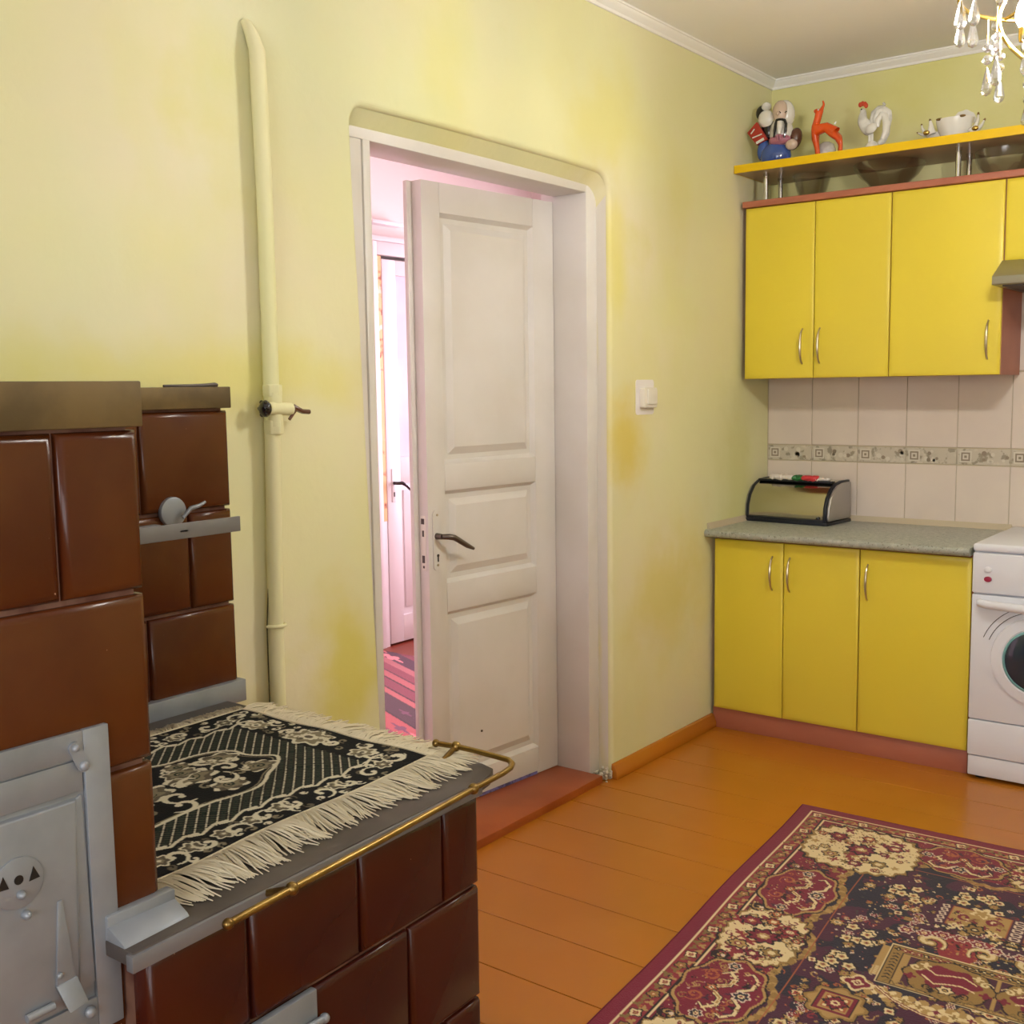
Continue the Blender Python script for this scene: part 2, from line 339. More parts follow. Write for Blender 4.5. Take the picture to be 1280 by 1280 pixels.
# ---- baseboard on the door wall, from the doorway to the cabinets
struct('baseboard_left', MB().prism([(.0, -1.322, 0), (.028, -1.325, 0), (.028, -1.325, .022), (.014, -1.32, .052), (0, -1.318, .055)], (0, .785, 0)), 'floor', bevel=.003)
# ---- wooden threshold
struct('trim_3', MB().box((-.30, -2.44, -.02), (.0, -1.374, .028)), 'sill', bevel=.005)

# ================================================================== DOOR between kitchen and hall
FX0, FX1, JL, JR, JT = -.055, -.195, -2.428, -1.376, 2.074
d1 = thing('door_1', (-.12, -1.9, 0), kind='structure')
fr = MB().box((FX1-.05, JR, 0), (FX0, JR+.065, JT+.08)).box((FX1, JL-.1, JT), (FX0, JR, JT+.08)).build('door_frame', 'white', d1, bevel=.003)
MB().box((FX1, JL-.028, 0), (FX0+.004, JL, JT)).build('jamb_lining', 'white', fr, bevel=.003)
MB().box((FX1, JL-.12, 0), (FX0, JL-.030, JT)).build('casing', 'white', fr, bevel=.003)
TH = R(5.0); HX, HY = FX1+.002, JR-.0012; LW = .632; LZ0, LZ1 = .0295, 2.056
LM = Matrix.Translation((HX, HY, 0)) @ Matrix.Rotation(math.pi/2-TH, 4, 'Z')   # local: x = from the hinge (towards -d), y = into kitchen
dirv = Vector((-math.sin(TH), -math.cos(TH), 0)); nv = Vector((math.cos(TH), -math.sin(TH), 0))
def D(d, n, z): return Vector((HX, HY, 0)) + dirv*d + nv*n + Vector((0, 0, z))
def dbox(mb, d0, d1_, n0, n1, z0, z1):
    return mb.hexa([D(d0, n0, z0), D(d1_, n0, z0), D(d1_, n1, z0), D(d0, n1, z0), D(d0, n0, z1), D(d1_, n0, z1), D(d1_, n1, z1), D(d0, n1, z1)])
leaf = MB(); T = .042
A0, A1 = .108, .553
PZ = [(.128, .690), (.786, 1.086), (1.174, 1.962)]
dbox(leaf, .0008, A0, -T, 0, LZ0, LZ1); dbox(leaf, A1, LW, -T, 0, LZ0, LZ1)
zz = [LZ0]+[z for p in PZ for z in p]+[LZ1]
for a, b in zip(zz[::2], zz[1::2]): dbox(leaf, A0, A1, -T, 0, a, b)
lf = leaf.build('door_leaf', 'white', d1, bevel=.002)
for a, b in PZ:
    pm = MB(); dbox(pm, A0, A1, -T+.008, -.016, a, b)
    # raised field with a sloping margin
    o = [(A0+.028, a+.028), (A1-.028, a+.028), (A1-.028, b-.028), (A0+.028, b-.028)]; i = [(A0+.05, a+.052), (A1-.05, a+.052), (A1-.05, b-.05), (A0+.05, b-.05)]
    pm.add([D(d, -.0155, z) for d, z in o]+[D(d, -.004, z) for d, z in i], [(4, 5, 6, 7)]+[(k, (k+1) % 4, 4+(k+1) % 4, 4+k) for k in range(4)])
    pn = pm.build('panel', 'white', lf, smooth=0)
    mo = MB()
    oo = [(A0, a), (A1, a), (A1, b), (A0, b)]; ii = [(A0+.012, a+.012), (A1-.012, a+.012), (A1-.012, b-.012), (A0+.012, b-.012)]
    mo.add([D(d, -.001, z) for d, z in oo]+[D(d, -.0158, z) for d, z in ii], [(k, (k+1) % 4, 4+(k+1) % 4, 4+k) for k in range(4)])
    mo.build('moulding', 'white', lf, smooth=0)
# hardware
hz = .945; hd = .598
def Dpoly(cx, cz, w, h, n0, n1, nseg=8):
    pts = []
    for k in range(2*nseg):
        a = math.pi*k/nseg; pts.append((cx+w*math.cos(a), cz+(h-w)*(1 if math.sin(a) >= 0 else -1)+w*math.sin(a)))
    m = MB(); m.prism([D(d, n0, z) for d, z in pts], nv*(n1-n0)); return m
Dpoly(hd, .932, .017, .098, 0, .004).build('escutcheon', 'white', lf)
lev = MB().tube([D(hd, .002, hz), D(hd, .03, hz)], [.011, .009], 12)
lev.tube([D(hd, .03, hz), D(hd-.012, .046, hz-.0), D(hd-.03, .052, hz-.004), D(hd-.06, .052, hz-.02), D(hd-.09, .05, hz-.036), D(hd-.122, .048, hz-.05)], [.009, .0095, .0095, .009, .0085, .005], 12)
lev.build('lever_handle', 'handle_dark', lf)
kh = MB(); kh.tube([D(hd-.003, .003, .882), D(hd-.003, .0055, .882)], .005, 10); dbox(kh, hd-.0055, hd-.0005, .003, .0055, .862, .882); kh.build('keyhole', 'black', lf)
for z in (1.013, .851): MB().tube([D(hd-.002, .003, z), D(hd-.002, .0058, z)], .004, 10).build('screw', 'nickel', lf)
lk = MB(); dbox(lk, LW-.001, LW+.002, -.032, -.012, .835, 1.012); lk.build('lock_plate', 'switch', lf, bevel=.001)
for z0, z1, n0, n1 in ((.985, 1.003, -.030, -.016), (.945, .965, -.026, -.018), (.86, .884, -.028, -.016), (.843, .851, -.025, -.018)):
    m = MB(); dbox(m, LW+.001, LW+.0028, n0, n1, z0, z1); m.build('lock_slot', 'iron', lf)
m = MB(); dbox(m, LW-.012, LW+.022, -T-.016, -T+.001, LZ0, LZ1); m.build('meeting_strip', 'white', lf, bevel=.003)

m = MB(); dbox(m, .12, .42, .0002, .0022, LZ0, LZ0+.010); MAT['lilac'] = mat('old_lilac_paint', rgb(120, 112, 170), .6, mix=[(40, rgb(70, 60, 90), .5, .6)]); m.build('worn_bottom_edge', 'lilac', lf)
MB().tube([D(.40, -.005, .255), D(.40, -.001, .255)], .004, 8).build('nail_hole', 'iron', lf)
Z0()
MAT['crumb'] = mat('crumbling_plaster', rgb(214, 206, 186), .95, mix=[(30, rgb(190, 176, 150), .45, .6)], bump=(60, .006))
pl_ = MB(); rq_ = random.Random(2)
for k_ in range(60): pl_.ball((-.05+rq_.random()*.056, -1.318+rq_.uniform(-.05, .006)*(1 if k_ % 2 else .3), rq_.random()**2*.035), rq_.uniform(.003, .008), seg=7, rings=5)
tag(pl_.build('crumbled_plaster', 'crumb', wl), kind='stuff')

# ================================================================== HALL beyond the door
Z0()
HXF = -2.13
struct('floor_hall', MB().box((HXF-.2, -3.2, -.06), (-.19, 1.4, 0)), 'hallfloor')
struct('ceiling_hall', MB().box((HXF-.2, -3.2, RZ), (-.2, 1.4, RZ+.1)), 'hallwall')
struct('wall_hall_far', MB().box((HXF-.2, -3.2, 0), (HXF-.03, -.30, RZ)).box((HXF-.2, .66, 0), (HXF-.03, 1.4, RZ)).box((HXF-.2, -.3, 2.16), (HXF-.03, .66, RZ)).box((HXF-.2, -.3, 0), (HXF-.15, .66, 2.16)), 'hallwall')
struct('wall_hall_left', MB().box((HXF-.2, -3.2, 0), (-.2, -3.0, RZ)), 'hallwall')
x0, x1, z0, z1 = W3
struct('wall_hall_right', MB().box((HXF-.2, 1.2, 0), (x0, 1.4, RZ)).box((x1, 1.2, 0), (-.19, 1.4, RZ)).box((x0, 1.2, 0), (x1, 1.4, z0)).box((x0, 1.2, z1), (x1, 1.4, RZ)), 'hallwall')
struct('wall_hall_near', MB().box((-.205, 0, 0), (-.2, 1.3, RZ)), 'hallwall')
window('window_3', (W3[0], 1.27, W3[2]), (W3[1], 1.33, W3[3]), 1)
d2 = thing('door_2', (HXF, .1, 0), kind='structure')
f2 = MB().box((HXF-.03, -.30, 0), (HXF+.02, -.262, 2.2)).box((HXF-.03, .62, 0), (HXF+.02, .66, 2.2)).box((HXF-.03, -.262, 2.13), (HXF+.02, .62, 2.2)).box((HXF-.03, -.32, 2.2), (HXF+.04, .68, 2.225)).box((HXF-.03, -.30, 2.29), (HXF+.03, -.06, 2.31)).build('door_frame', 'halldoor', d2, bevel=.003)
MB().box((HXF-.02, -.264, .70), (HXF+.010, -.226, 2.125)).build('bare_wood_strip', 'bare', d2)
MB().box((HXF-.02, -.264, 0), (HXF+.008, -.226, .70)).build('jamb', 'halldoor', d2)
l2 = MB(); X0, X1 = HXF-.03, HXF+.012
l2.box((X0, -.222, .012), (X1, -.115, 2.11)).box((X0, .50, .012), (X1, .61, 2.11))
for a, b in ((.012, .16), (.90, 1.045), (2.03, 2.11)): l2.box((X0, -.115, a), (X1, .50, b))
l2 = l2.build('door_leaf', 'halldoor', d2, bevel=.003)
MB().box((X0+.012, -.12, .15), (X1-.014, .505, .905)).build('panel', 'halldoor', l2)
MB().prism([(X1-.014, -.085, .2), (X1-.014, .47, .2), (X1-.014, .47, .86), (X1-.014, -.085, .86)], (.006, 0, 0)).build('raised_field', 'halldoor', l2, bevel=.005)
MB().box((X0+.015, -.12, 1.04), (X1-.02, .505, 2.035)).build('pane', 'hallpane', l2)
h2 = MB().tube([(X1, -.172, .905), (X1+.03, -.172, .905), (X1+.045, -.150, .905), (X1+.048, -.12, .89), (X1+.045, -.06, .845)], [.01, .01, .01, .01, .006], 10)
h2.build('lever_handle', 'ink', l2)
MB().box((X1, -.188, .80), (X1+.004, -.156, .985)).build('escutcheon', 'halldoor', l2, bevel=.002)
MB().box((X1+.003, -.176, .83), (X1+.006, -.168, .855)).build('keyhole', 'black', l2)
# ================================================================== STOVE
ZC = .75
st = thing('tiled_stove', (.5, -3.7, 0), 'brown glazed tile stove with iron firebox door, hotplate and brass rail', 'stove')
AX, BX, AY, BY = .905, .165, -3.837, -3.107
def fx(y): return .935 + (-3.228-y)*.040         # front of the hotplate body, a little out of square
EY = -3.228
core = MB().box((.0, -4.62, 0), (AX-.012, AY-.012, 1.40)).box((.0, AY-.012, .7), (BX-.012, BY-.012, 1.40)).box((.0, -3.9, 0), (BX, BY-.012, .7))
core.hexa([(.12, -3.9, 0), (fx(-3.9)-.012, -3.9, 0), (fx(EY)-.012, EY-.012, 0), (.12, EY-.012, 0), (.12, -3.9, .72), (fx(-3.9)-.012, -3.9, .72), (fx(EY)-.012, EY-.012, .72), (.12, EY-.012, .72)])
core.build('masonry_core', 'grout', st)
def tile(xf, ya, yb, za, zb, m='tile_brown'):     # glazed tile facing the room; xf = x of its face as a function of y
    if not callable(xf): c = xf; xf = lambda y: c
    g = .0035; ya += g*.55; yb -= g*.55; za += g; zb -= g; t = .03; e = .011
    MBx = MB()
    o = [(ya, za), (yb, za), (yb, zb), (ya, zb)]; i = [(ya+e, za+e), (yb-e, za+e), (yb-e, zb-e), (ya+e, zb-e)]
    k1 = [(ya+e*.3, za+e*.3), (yb-e*.3, za+e*.3), (yb-e*.3, zb-e*.3), (ya+e*.3, zb-e*.3)]
    v = [(xf(y)-t, y, z) for y, z in o]+[(xf(y)-.009, y, z) for y, z in o]+[(xf(y)-.003, y, z) for y, z in k1]+[(xf(y), y, z) for y, z in i]
    f = [(0, 1, 2, 3), (12, 13, 14, 15)]
    for L in range(3): f += [(4*L+k, 4*L+(k+1) % 4, 4*L+4+(k+1) % 4, 4*L+4+k) for k in range(4)]
    return MBx.add(v, f).build('tile', m, st, smooth=60)
TWd = .215
# tall block over the firebox door
rowsA = [1.371, 1.168, .952, .745, .54, .335, .13]
for r, (zb, za) in enumerate(zip(rowsA, rowsA[1:])):
    e = [AY]; w0 = .112 if r % 2 == 0 else .222
    if r == 2: w0 = .105
    e.append(AY-w0)
    while e[-1] > -4.6: e.append(max(e[-1]-.222, -4.62))
    for yb, ya in zip(e, e[1:]):
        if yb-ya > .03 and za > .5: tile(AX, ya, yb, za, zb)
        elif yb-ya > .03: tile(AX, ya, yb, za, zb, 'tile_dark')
# low rear block (heating wall) behind the hotplate
rowsB = [1.377, 1.166, .957, .752]
for r, (zb, za) in enumerate(zip(rowsB, rowsB[1:])):
    e = [BY, BY-(.112 if r % 2 else .222)]
    while e[-1] > AY+.03: e.append(max(e[-1]-.222, AY))
    for yb, ya in zip(e, e[1:]):
        if yb-ya > .02: tile(BX, ya, yb, za, zb)
# front of the hotplate body
rowsF = [.729, .566, .363, .160, .0]
for r, (zb, za) in enumerate(zip(rowsF, rowsF[1:])):
    e = [EY, EY-.096, EY-.297, EY-.512, -3.905] if r % 2 == 0 else [EY, EY-.188, EY-.403, EY-.618]
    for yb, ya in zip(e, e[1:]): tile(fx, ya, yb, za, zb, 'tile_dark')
# brass sheet band round the tops
def wrap(x, ya, yb, z0, z1, nm, m): return MB().box((0, ya, z0), (x+.006, yb, z1)).build(nm, m, st, bevel=.002)
wrap(AX+.001, -4.63, AY+.0005, 1.372, 1.427, 'brass_band', 'brass_trim')
wrap(BX+.002, AY+.0005, BY+.001, 1.379, 1.424, 'brass_band', 'brass_trim')
# hotplate with its angle-iron rim
HP = [(.17, -3.835), (AX+.002, -3.835), (AX+.002, -3.926), (fx(-3.93)+.005, -3.926), (fx(EY)+.004, EY), (fx(EY)-.004, EY+.035), (fx(EY)-.018, EY+.062), (fx(EY)-.05, EY+.072), (.17, EY+.075)]
MB().prism([(x, y, .730) for x, y in HP], (0, 0, ZC-.730)).build('hotplate', 'iron', st, bevel=.002)
rq = [(fx(-3.93)-.004, -3.93), (fx(-3.93)+.010, -3.93), (fx(EY)+.008, EY), (fx(EY)-.004, EY)]
MB().hexa([(x, y, .727) for x, y in rq]+[(x, y, ZC-.002) for x, y in rq]).build('rim', 'rim', st, bevel=.0015)
MB().box((BX-.01, AY+.001, ZC-.01), (BX+.016, BY+.004, ZC+.038)).build('angle_strip', 'silver', st, bevel=.002)
ang = MB().box((AX-.005, -3.925, ZC-.002), (AX+.012, AY+.010, ZC+.03))
ang.hexa([(AX+.010, -3.925, ZC-.002), (AX+.048, -3.925, ZC-.002), (AX+.040, AY+.012, ZC-.002), (AX+.010, AY+.010, ZC-.002), (AX+.010, -3.925, ZC+.018), (AX+.042, -3.925, ZC+.004), (AX+.034, AY+.012, ZC+.004), (AX+.010, AY+.010, ZC+.018)])
ang.build('angle_strip', 'silver', st, bevel=.002)
# brass rail round front and end
rz = .763
pe = [onz(285, 1155, rz), onz(365, 1111, rz), onz(470, 1054, rz), onz(592, 986, rz), onz(628, 967, rz)]
bend = [onz(638, 960, rz+.002), onz(640.5, 955, rz+.004), onz(636, 950, rz+.006), onz(622, 946, rz+.006)]
back = [onz(592, 938, rz+.006), onz(570, 933, rz+.006), onz(545, 929, rz+.006)]
rail = MB().tube(pe+bend+back, .0052, 10).build('rail', 'brass', st)
for p in (pe[0], back[-1]): MB().ball(p, .0075).build('rail_end_ball', 'brass', rail)
for p in (pe[1], pe[3]):
    q = Vector((fx(p.y)+.004, p.y, .742))
    MB().ball(p, .0095).tube([p, q], .005, 8).build('rail_post', 'brass', rail)
p = back[1]; MB().ball(p, .0095).tube([p, p+Vector((0, -.05, -.022))], .005, 8).build('rail_post', 'brass', rail)
# warming rack between the blocks and damper cover on the rear block
rk = MB().box((.296, AY-.002, 1.133), (.302, -3.199, 1.163))
for x in (.20, .235, .27): rk.box((x, AY-.002, 1.150), (x+.022, -3.33, 1.154))
rk.box((.19, -3.345, 1.145), (.302, -3.325, 1.150))
rk.build('warming_rack', 'rim', st, bevel=.001)
c = onx(216, 640, BX+.004)
dm = MB().tube([(BX-.004, c.y, c.z), (BX+.009, c.y, c.z)], .031, 24).build('damper_cover', 'silver', st, bevel=.003)
MB().tube([(BX+.02, c.y+.012, c.z-.012), (BX+.024, c.y+.03, c.z+.006), (BX+.026, c.y+.05, c.z+.010), (BX+.024, c.y+.066, c.z+.016)], [.004, .005, .004, .003], 8).build('damper_tongue', 'silver', dm)
# iron firebox door on the tall block
PX = AX
def py(u, v): q = onx(u, v, PX+.008); return q.y, q.z
dy0, dy1, dz0, dz1 = -4.235, -3.906, .640, 1.017
fd = MB()
b = .034
fd.box((PX-.006, dy1-b, dz0), (PX+.007, dy1, dz1)).box((PX-.006, dy0, dz0), (PX+.007, dy0+b, dz1)).box((PX-.006, dy0+b, dz1-.032), (PX+.007, dy1-b, dz1)).box((PX-.006, dy0+b, dz0), (PX+.007, dy1-b, dz0+.045)).box((PX-.006, dy0+b, dz0), (PX+.002, dy1-b, dz1))
FD = fd.build('firebox_door', 'silver', st, bevel=.0015)
MB().box((PX, dy0+b, .944), (PX+.005, dy1-b-.002, .982)).build('upper_flap', 'silver', FD, bevel=.0015)
MB().box((PX, dy0+b, .939), (PX+.0012, -3.975, .943)).build('air_slot', 'black', FD)
inn = MB().hexa([(PX, dy0+b, .69), (PX+.010, dy0+b+.02, .69), (PX+.010, -3.966, .69), (PX, -3.956, .69), (PX, dy0+b, .938), (PX+.010, dy0+b+.02, .936), (PX+.010, -3.956, .936), (PX, -3.948, .938)])
IN = inn.build('door_panel', 'silver', FD, bevel=.002)
MB().hexa([(PX, -3.966, .695), (PX+.004, -3.966, .695), (PX+.007, -3.942, .705), (PX, -3.942, .705), (PX, -3.955, .936), (PX+.004, -3.955, .936), (PX+.005, -3.945, .940), (PX, -3.945, .940)]).build('door_bevel', 'silver', FD, bevel=.001)
def oblong(p0, p1, r, x0, x1):
    (ya, za), (yb, zb) = p0, p1; d = Vector((yb-ya, zb-za)).normalized(); a0 = math.atan2(d.y, d.x); pts = []
    for k in range(9): a = a0+math.pi/2+math.pi*k/8; pts.append((x0, ya+r*math.cos(a), za+r*math.sin(a)))
    for k in range(9): a = a0-math.pi/2+math.pi*k/8; pts.append((x0, yb+r*math.cos(a), zb+r*math.sin(a)))
    return MB().prism(pts, (x1-x0, 0, 0))
a_, b_ = py(93, 935), py(104, 957)
cl = oblong(a_, b_, .0075, PX+.007, PX+.010).build('corner_clip', 'silver', FD)
for q, r in ((a_, .0045), (b_, .006)): MB().ball((PX+.011, q[0], q[1]), (.004, r, r)).build('rivet', 'silver', FD)
# round draught dial with triangular holes
c = py(21, 1103); dl = MB().tube([(PX+.009, c[0], c[1]), (PX+.0125, c[0], c[1])], .030, 28).build('draught_dial', 'silver', FD, bevel=.001)
MB().tube([(PX+.0122, c[0], c[1]+.004), (PX+.0132, c[0], c[1]+.004)], .0055, 14).build('dial_hole', 'black', dl)
for s in (1, -1):
    tri = [(c[0]+s*.012, c[1]-.002), (c[0]+s*.025, c[1]-.001), (c[0]+s*.018, c[1]+.014)]
    MB().prism([(PX+.0122, y, z) for y, z in tri], (.001, 0, 0)).build('dial_hole', 'black', dl)
for u, v, r in ((23, 1117, .005), (30, 1142, .0055)):
    q = py(u, v); MB().ball((PX+.013, q[0], q[1]), (.008, r, r)).build('rivet', 'silver', FD)
# latch tongue
t0, t1 = py(73, 1125), py(76, 1228)
lt = MB().hexa([(PX+.009, t0[0]-.011, t1[1]), (PX+.013, t0[0]-.011, t1[1]), (PX+.013, t0[0]+.014, t1[1]), (PX+.009, t0[0]+.014, t1[1]), (PX+.009, t0[0]-.003, t0[1]), (PX+.012, t0[0]-.003, t0[1]), (PX+.012, t0[0]+.003, t0[1]), (PX+.009, t0[0]+.003, t0[1])])
lt.hexa([(PX+.024, t0[0]-.004, t1[1]-.032), (PX+.027, t0[0]-.004, t1[1]-.032), (PX+.027, t0[0]+.020, t1[1]-.028), (PX+.024, t0[0]+.020, t1[1]-.028), (PX+.010, t0[0]-.012, t1[1]), (PX+.014, t0[0]-.012, t1[1]), (PX+.014, t0[0]+.015, t1[1]+.002), (PX+.010, t0[0]+.015, t1[1]+.002)])
lt.build('latch', 'silver', FD, bevel=.001)
q = py(72, 1222); MB().ball((PX+.014, q[0], q[1]+.004), (.003, .004, .004)).build('rivet', 'silver', FD)
q0, q1 = py(30, 1272), py(58, 1258); MB().tube([(PX+.014, q0[0], q0[1]), (PX+.014, q1[0]+.006, q1[1])], .005, 10).build('latch_bar', 'silver', FD)
q = py(112, 1264); MB().ball((PX+.011, q[0], q[1]), (.006, .0075, .0075)).build('rivet', 'silver', FD)
# small soot door low on the hotplate body
sd = [onx(397, 1236, fx(-3.63)+.008), ]
y_r = sd[0].y; z_t = sd[0].z
SD = MB().hexa([(fx(y_r-.2)-.005, y_r-.2, z_t-.2), (fx(y_r-.2)+.007, y_r-.2, z_t-.2), (fx(y_r)+.007, y_r, z_t-.2), (fx(y_r)-.005, y_r, z_t-.2), (fx(y_r-.2)-.005, y_r-.2, z_t), (fx(y_r-.2)+.007, y_r-.2, z_t), (fx(y_r)+.007, y_r, z_t), (fx(y_r)-.005, y_r, z_t)]).build('soot_door', 'silver', st, bevel=.002)
MB().tube([(fx(y_r)+.014, y_r-.09, z_t-.045), (fx(y_r)+.014, y_r+.004, z_t-.045)], .006, 10).ball((fx(y_r)+.014, y_r+.006, z_t-.045), .0075).build('hinge_rod', 'silver', SD)
# iron stove hook lying on the rear block
pk = [onx(204, 475.5, .12), onx(240, 474.5, .12), onx(256, 473, .12), onx(262, 471, .12), onx(268, 470.8, .12), onx(271, 473, .12)]
z0_ = min(p.z for p in pk); dz = 0
pk = [Vector((p.x, p.y, 1.4265+(p.z-z0_)*.25)) for p in pk]
MB().tube([p+Vector((0, 0, dz)) for p in pk], [.003, .0035, .004, .004, .005, .004], 8).build('stove_hook', 'iron', loc=(.12, -3.2, 1.424))
tag(bpy.data.objects['stove_hook'], 'dark iron hook lying on the brass-edged top of the stove', 'stove hook')
# ================================================================== PIPE, SWITCH
pp = thing('heating_pipe', (.03, -2.88, .3), 'yellow painted pipe with a valve running up the wall by the stove', 'pipe')
px = .030
c0, c1, c2 = onx(322, 60, px), onx(339, 485, px), onx(347, 870, px)
up = MB().tube([(-.0005, c0.y-.012, 2.258), (.008, c0.y-.010, 2.250), (px-.014, c0.y-.006, 2.232), (px, c0.y-.002, 2.19), (px, onx(331, 250, px).y, 1.84), (px, c1.y, 1.43), (px, c1.y, 1.39)], [.010, .013, .0155, .019, .019, .019, .019], 14)
up.build('upper_pipe', 'wall', pp)
MB().tube([(px, c1.y, 1.36), (px, c2.y+.002, .85), (px, c2.y, .3)], [.019]*3, 14).build('lower_pipe', 'wall', pp)
vz = onx(338, 512, px).z; vy = c1.y
for z, h in ((vz+.045, .028), (vz-.042, .034)): MB().tube([(px+.004, vy, z-h/2), (px+.004, vy, z+h/2)], .024, 6).build('hex_nut', 'wall', pp, bevel=.003)
vb = MB().tube([(px+.018, vy-.028, vz+.003), (px+.018, vy+.042, vz)], .0155, 14).tube([(px+.008, vy, vz-.04), (px+.008, vy, vz+.04)], .019, 14).build('valve_body', 'wall', pp)
kn = MB().ball((px+.018, vy-.036, vz+.003), (.017, .015, .020)); 
for k in range(6): a = k*math.pi/3; kn.ball((px+.018+.014*math.cos(a), vy-.040, vz+.003+.016*math.sin(a)), .006, seg=8, rings=6)
kn.build('black_knob', 'ink', pp)
MB().tube([(px+.018, vy+.040, vz), (px+.020, vy+.052, vz+.004), (px+.022, vy+.075, vz-.006), (px+.022, vy+.098, vz-.008)], [.006, .008, .006, .006], 8).tube([(px+.018, vy+.044, vz+.012), (px+.024, vy+.052, vz-.004), (px+.026, vy+.03, vz-.024)], .004, 8).build('tap_lever', 'brown_glaze', pp)
cz = onx(348, 781, px).z
MB().tube(arc((px-.002, c2.y+.004, cz), .0235, R(-100), R(100), 10, 'xy')+[Vector((.0, c2.y+.034, cz))], .0045, 8).build('clamp', 'wall', pp)
MB().tube([(px-.004, c1.y-.0215, 1.02), (px-.004, c2.y-.021, .85), (px-.004, c2.y-.022, .6)], .0016, 6).build('loose_wire', 'wire', pp)

sw = thing('light_switch', (0, -1.08, 1.37), 'white rocker light switch on a pale square backing beside the door', 'light switch')
def rrect(x, ya, yb, za, zb, r, d, n=5):
    P = []
    for cy, cz, a in ((yb-r, zb-r, 0), (ya+r, zb-r, 90), (ya+r, za+r, 180), (yb-r, za+r, 270)):
        for k in range(n+1): t = R(a+90*k/n); P.append((x, cy+r*math.cos(t), cz+r*math.sin(t)))
    return MB().prism(P, (d, 0, 0))
rrect(-.001, -1.143, -1.014, 1.310, 1.437, .012, .003).build('backing', 'decal', sw)
rrect(.001, -1.118, -1.026, 1.335, 1.408, .006, .022).build('switch_body', 'switch', sw, bevel=.002)
rrect(.022, -1.098, -1.032, 1.347, 1.402, .004, .006).build('rocker', 'switch', sw, bevel=.0015)

# ================================================================== KITCHEN
Z0()
# wall tiles over the worktop
tx = [.004+.2025*k for k in range(9)]
MB().box((0, -.006, .78), (tx[-1], .01, 1.86)).build('tile_bed', 'wgrout', wf)
zr = [(.785, 1.081), (1.151, 1.449), (1.452, 1.752)]
tmb = MB(); g = .0013
def wt(x, z0, z1, m, nm='wall_tile'): return MB().box((x+g, -.0095, z0+g), (x+.2025-g, -.004, z1-g)).build(nm, m, wf, bevel=.0012, seg=1)
for i, x in enumerate(tx[:-1]):
    for z0, z1 in zr: wt(x, z0, z1, 'tile_wall')
    bt = wt(x, 1.083, 1.149, 'tile_band', 'border_tile')
    for w_, y_, m_ in ((.046, -.0099, 'tile_mark'), (.034, -.0102, 'tile_mark2'), (.022, -.0105, 'tile_mark'), (.010, -.0108, 'tile_mark2')):
        MB().box((x+.034-w_/2, y_, 1.116-w_/2), (x+.034+w_/2, -.009, 1.116+w_/2)).build('square', m_, bt)
    for k in range(7):
        cx, cz_ = x+rnd.uniform(.075, .192), 1.116+rnd.uniform(-.018, .018)
        MB().tube([(cx, -.009, cz_), (cx, -.0102, cz_)], rnd.uniform(.006, .011), 8).build('printed_blossom', 'tile_mark2' if k % 2 else 'tile_mark', bt)

def bow_handle(x, y, zc, h, root):
    pts = []
    for k in range(13):
        t = k/12*2-1; pts.append((x, y-.004-.026*(1-t*t)**.6, zc+t*h/2))
    return MB().tube(pts, [.003+.0022*(1-(k/6-1)**2) for k in range(13)], 8).build('handle', 'nickel', root)
def front(x0, x1, y, z0, z1, root):      # soft-edged vinyl door leaf, y = front plane
    g = .0018; x0 += g; x1 -= g; L = [(0, .017), (0, .006), (.003, .0035), (.014, .001), (.022, 0)]
    v = []; f = []
    for ins, dy in L:
        v += [(x0+ins, y+dy, z0+ins), (x1-ins, y+dy, z0+ins), (x1-ins, y+dy, z1-ins), (x0+ins, y+dy, z1-ins)]
    for k in range(len(L)-1): f += [(4*k+i, 4*k+(i+1) % 4, 4*k+4+(i+1) % 4, 4*k+4+i) for i in range(4)]
    f += [(0, 3, 2, 1), tuple(range(4*len(L)-4, 4*len(L)))]
    return MB().add(v, f).build('door', 'yellow', root, smooth=30)
# base units
LY, Lz0, Lz1 = -.560, .089, .792
def base_unit(name, xs, handles, label):
    r = thing(name, ((xs[0]+xs[-1])/2, -.28, 0), label, 'cabinet', 'yellow base cabinets')
    t = .016; a, b = xs[0], xs[-1]
    MB().box((a, LY+.019, .0885), (a+t, -.012, .802)).box((b-t, LY+.019, .0885), (b, -.012, .802)).box((a, -.50, 0), (a+t, -.012, .0885)).box((b-t, -.50, 0), (b, -.012, .0885)).box((a+t, -.03, .107), (b-t, -.012, .76)).box((a+t, LY+.019, .089), (b-t, -.012, .106)).box((a+t, LY+.03, .762), (b-t, -.012, .801)).build('carcass', 'pear', r)
    for (p, q), hx in zip(zip(xs, xs[1:]), handles):
        d = front(p, q, LY, Lz0, Lz1, r); bow_handle(hx, LY, .672, .135, d)
x0 = .021
base_unit('base_cabinet', [x0, x0+.300, x0+.603], [x0+.300-.043, x0+.300+.030], 'yellow two-door base cabinet with bow handles under the bread box')
base_unit('base_cabinet', [x0+.604, x0+1.008], [x0+.604+.034], 'yellow single-door base cabinet next to the washing machine')
tag(MB().box((.012, -.541, 0), (x0+1.007, -.525, .088)).build('cabinet_plinth', 'pear', loc=(.5, -.53, 0), bevel=.001), 'brown plinth board along the foot of the yellow base cabinets', 'plinth')
ct = thing('countertop', (.51, -.3, .803), 'speckled grey green laminate worktop with rounded front edge', 'worktop')
prof = [(-.009, .803), (-.598, .803), (-.606, .808), (-.609, .818), (-.606, .828), (-.597, .833), (-.009, .833)]
MB().prism([(.002, y, z) for y, z in prof], (1.028, 0, 0)).build('slab', 'counter', ct, smooth=50)
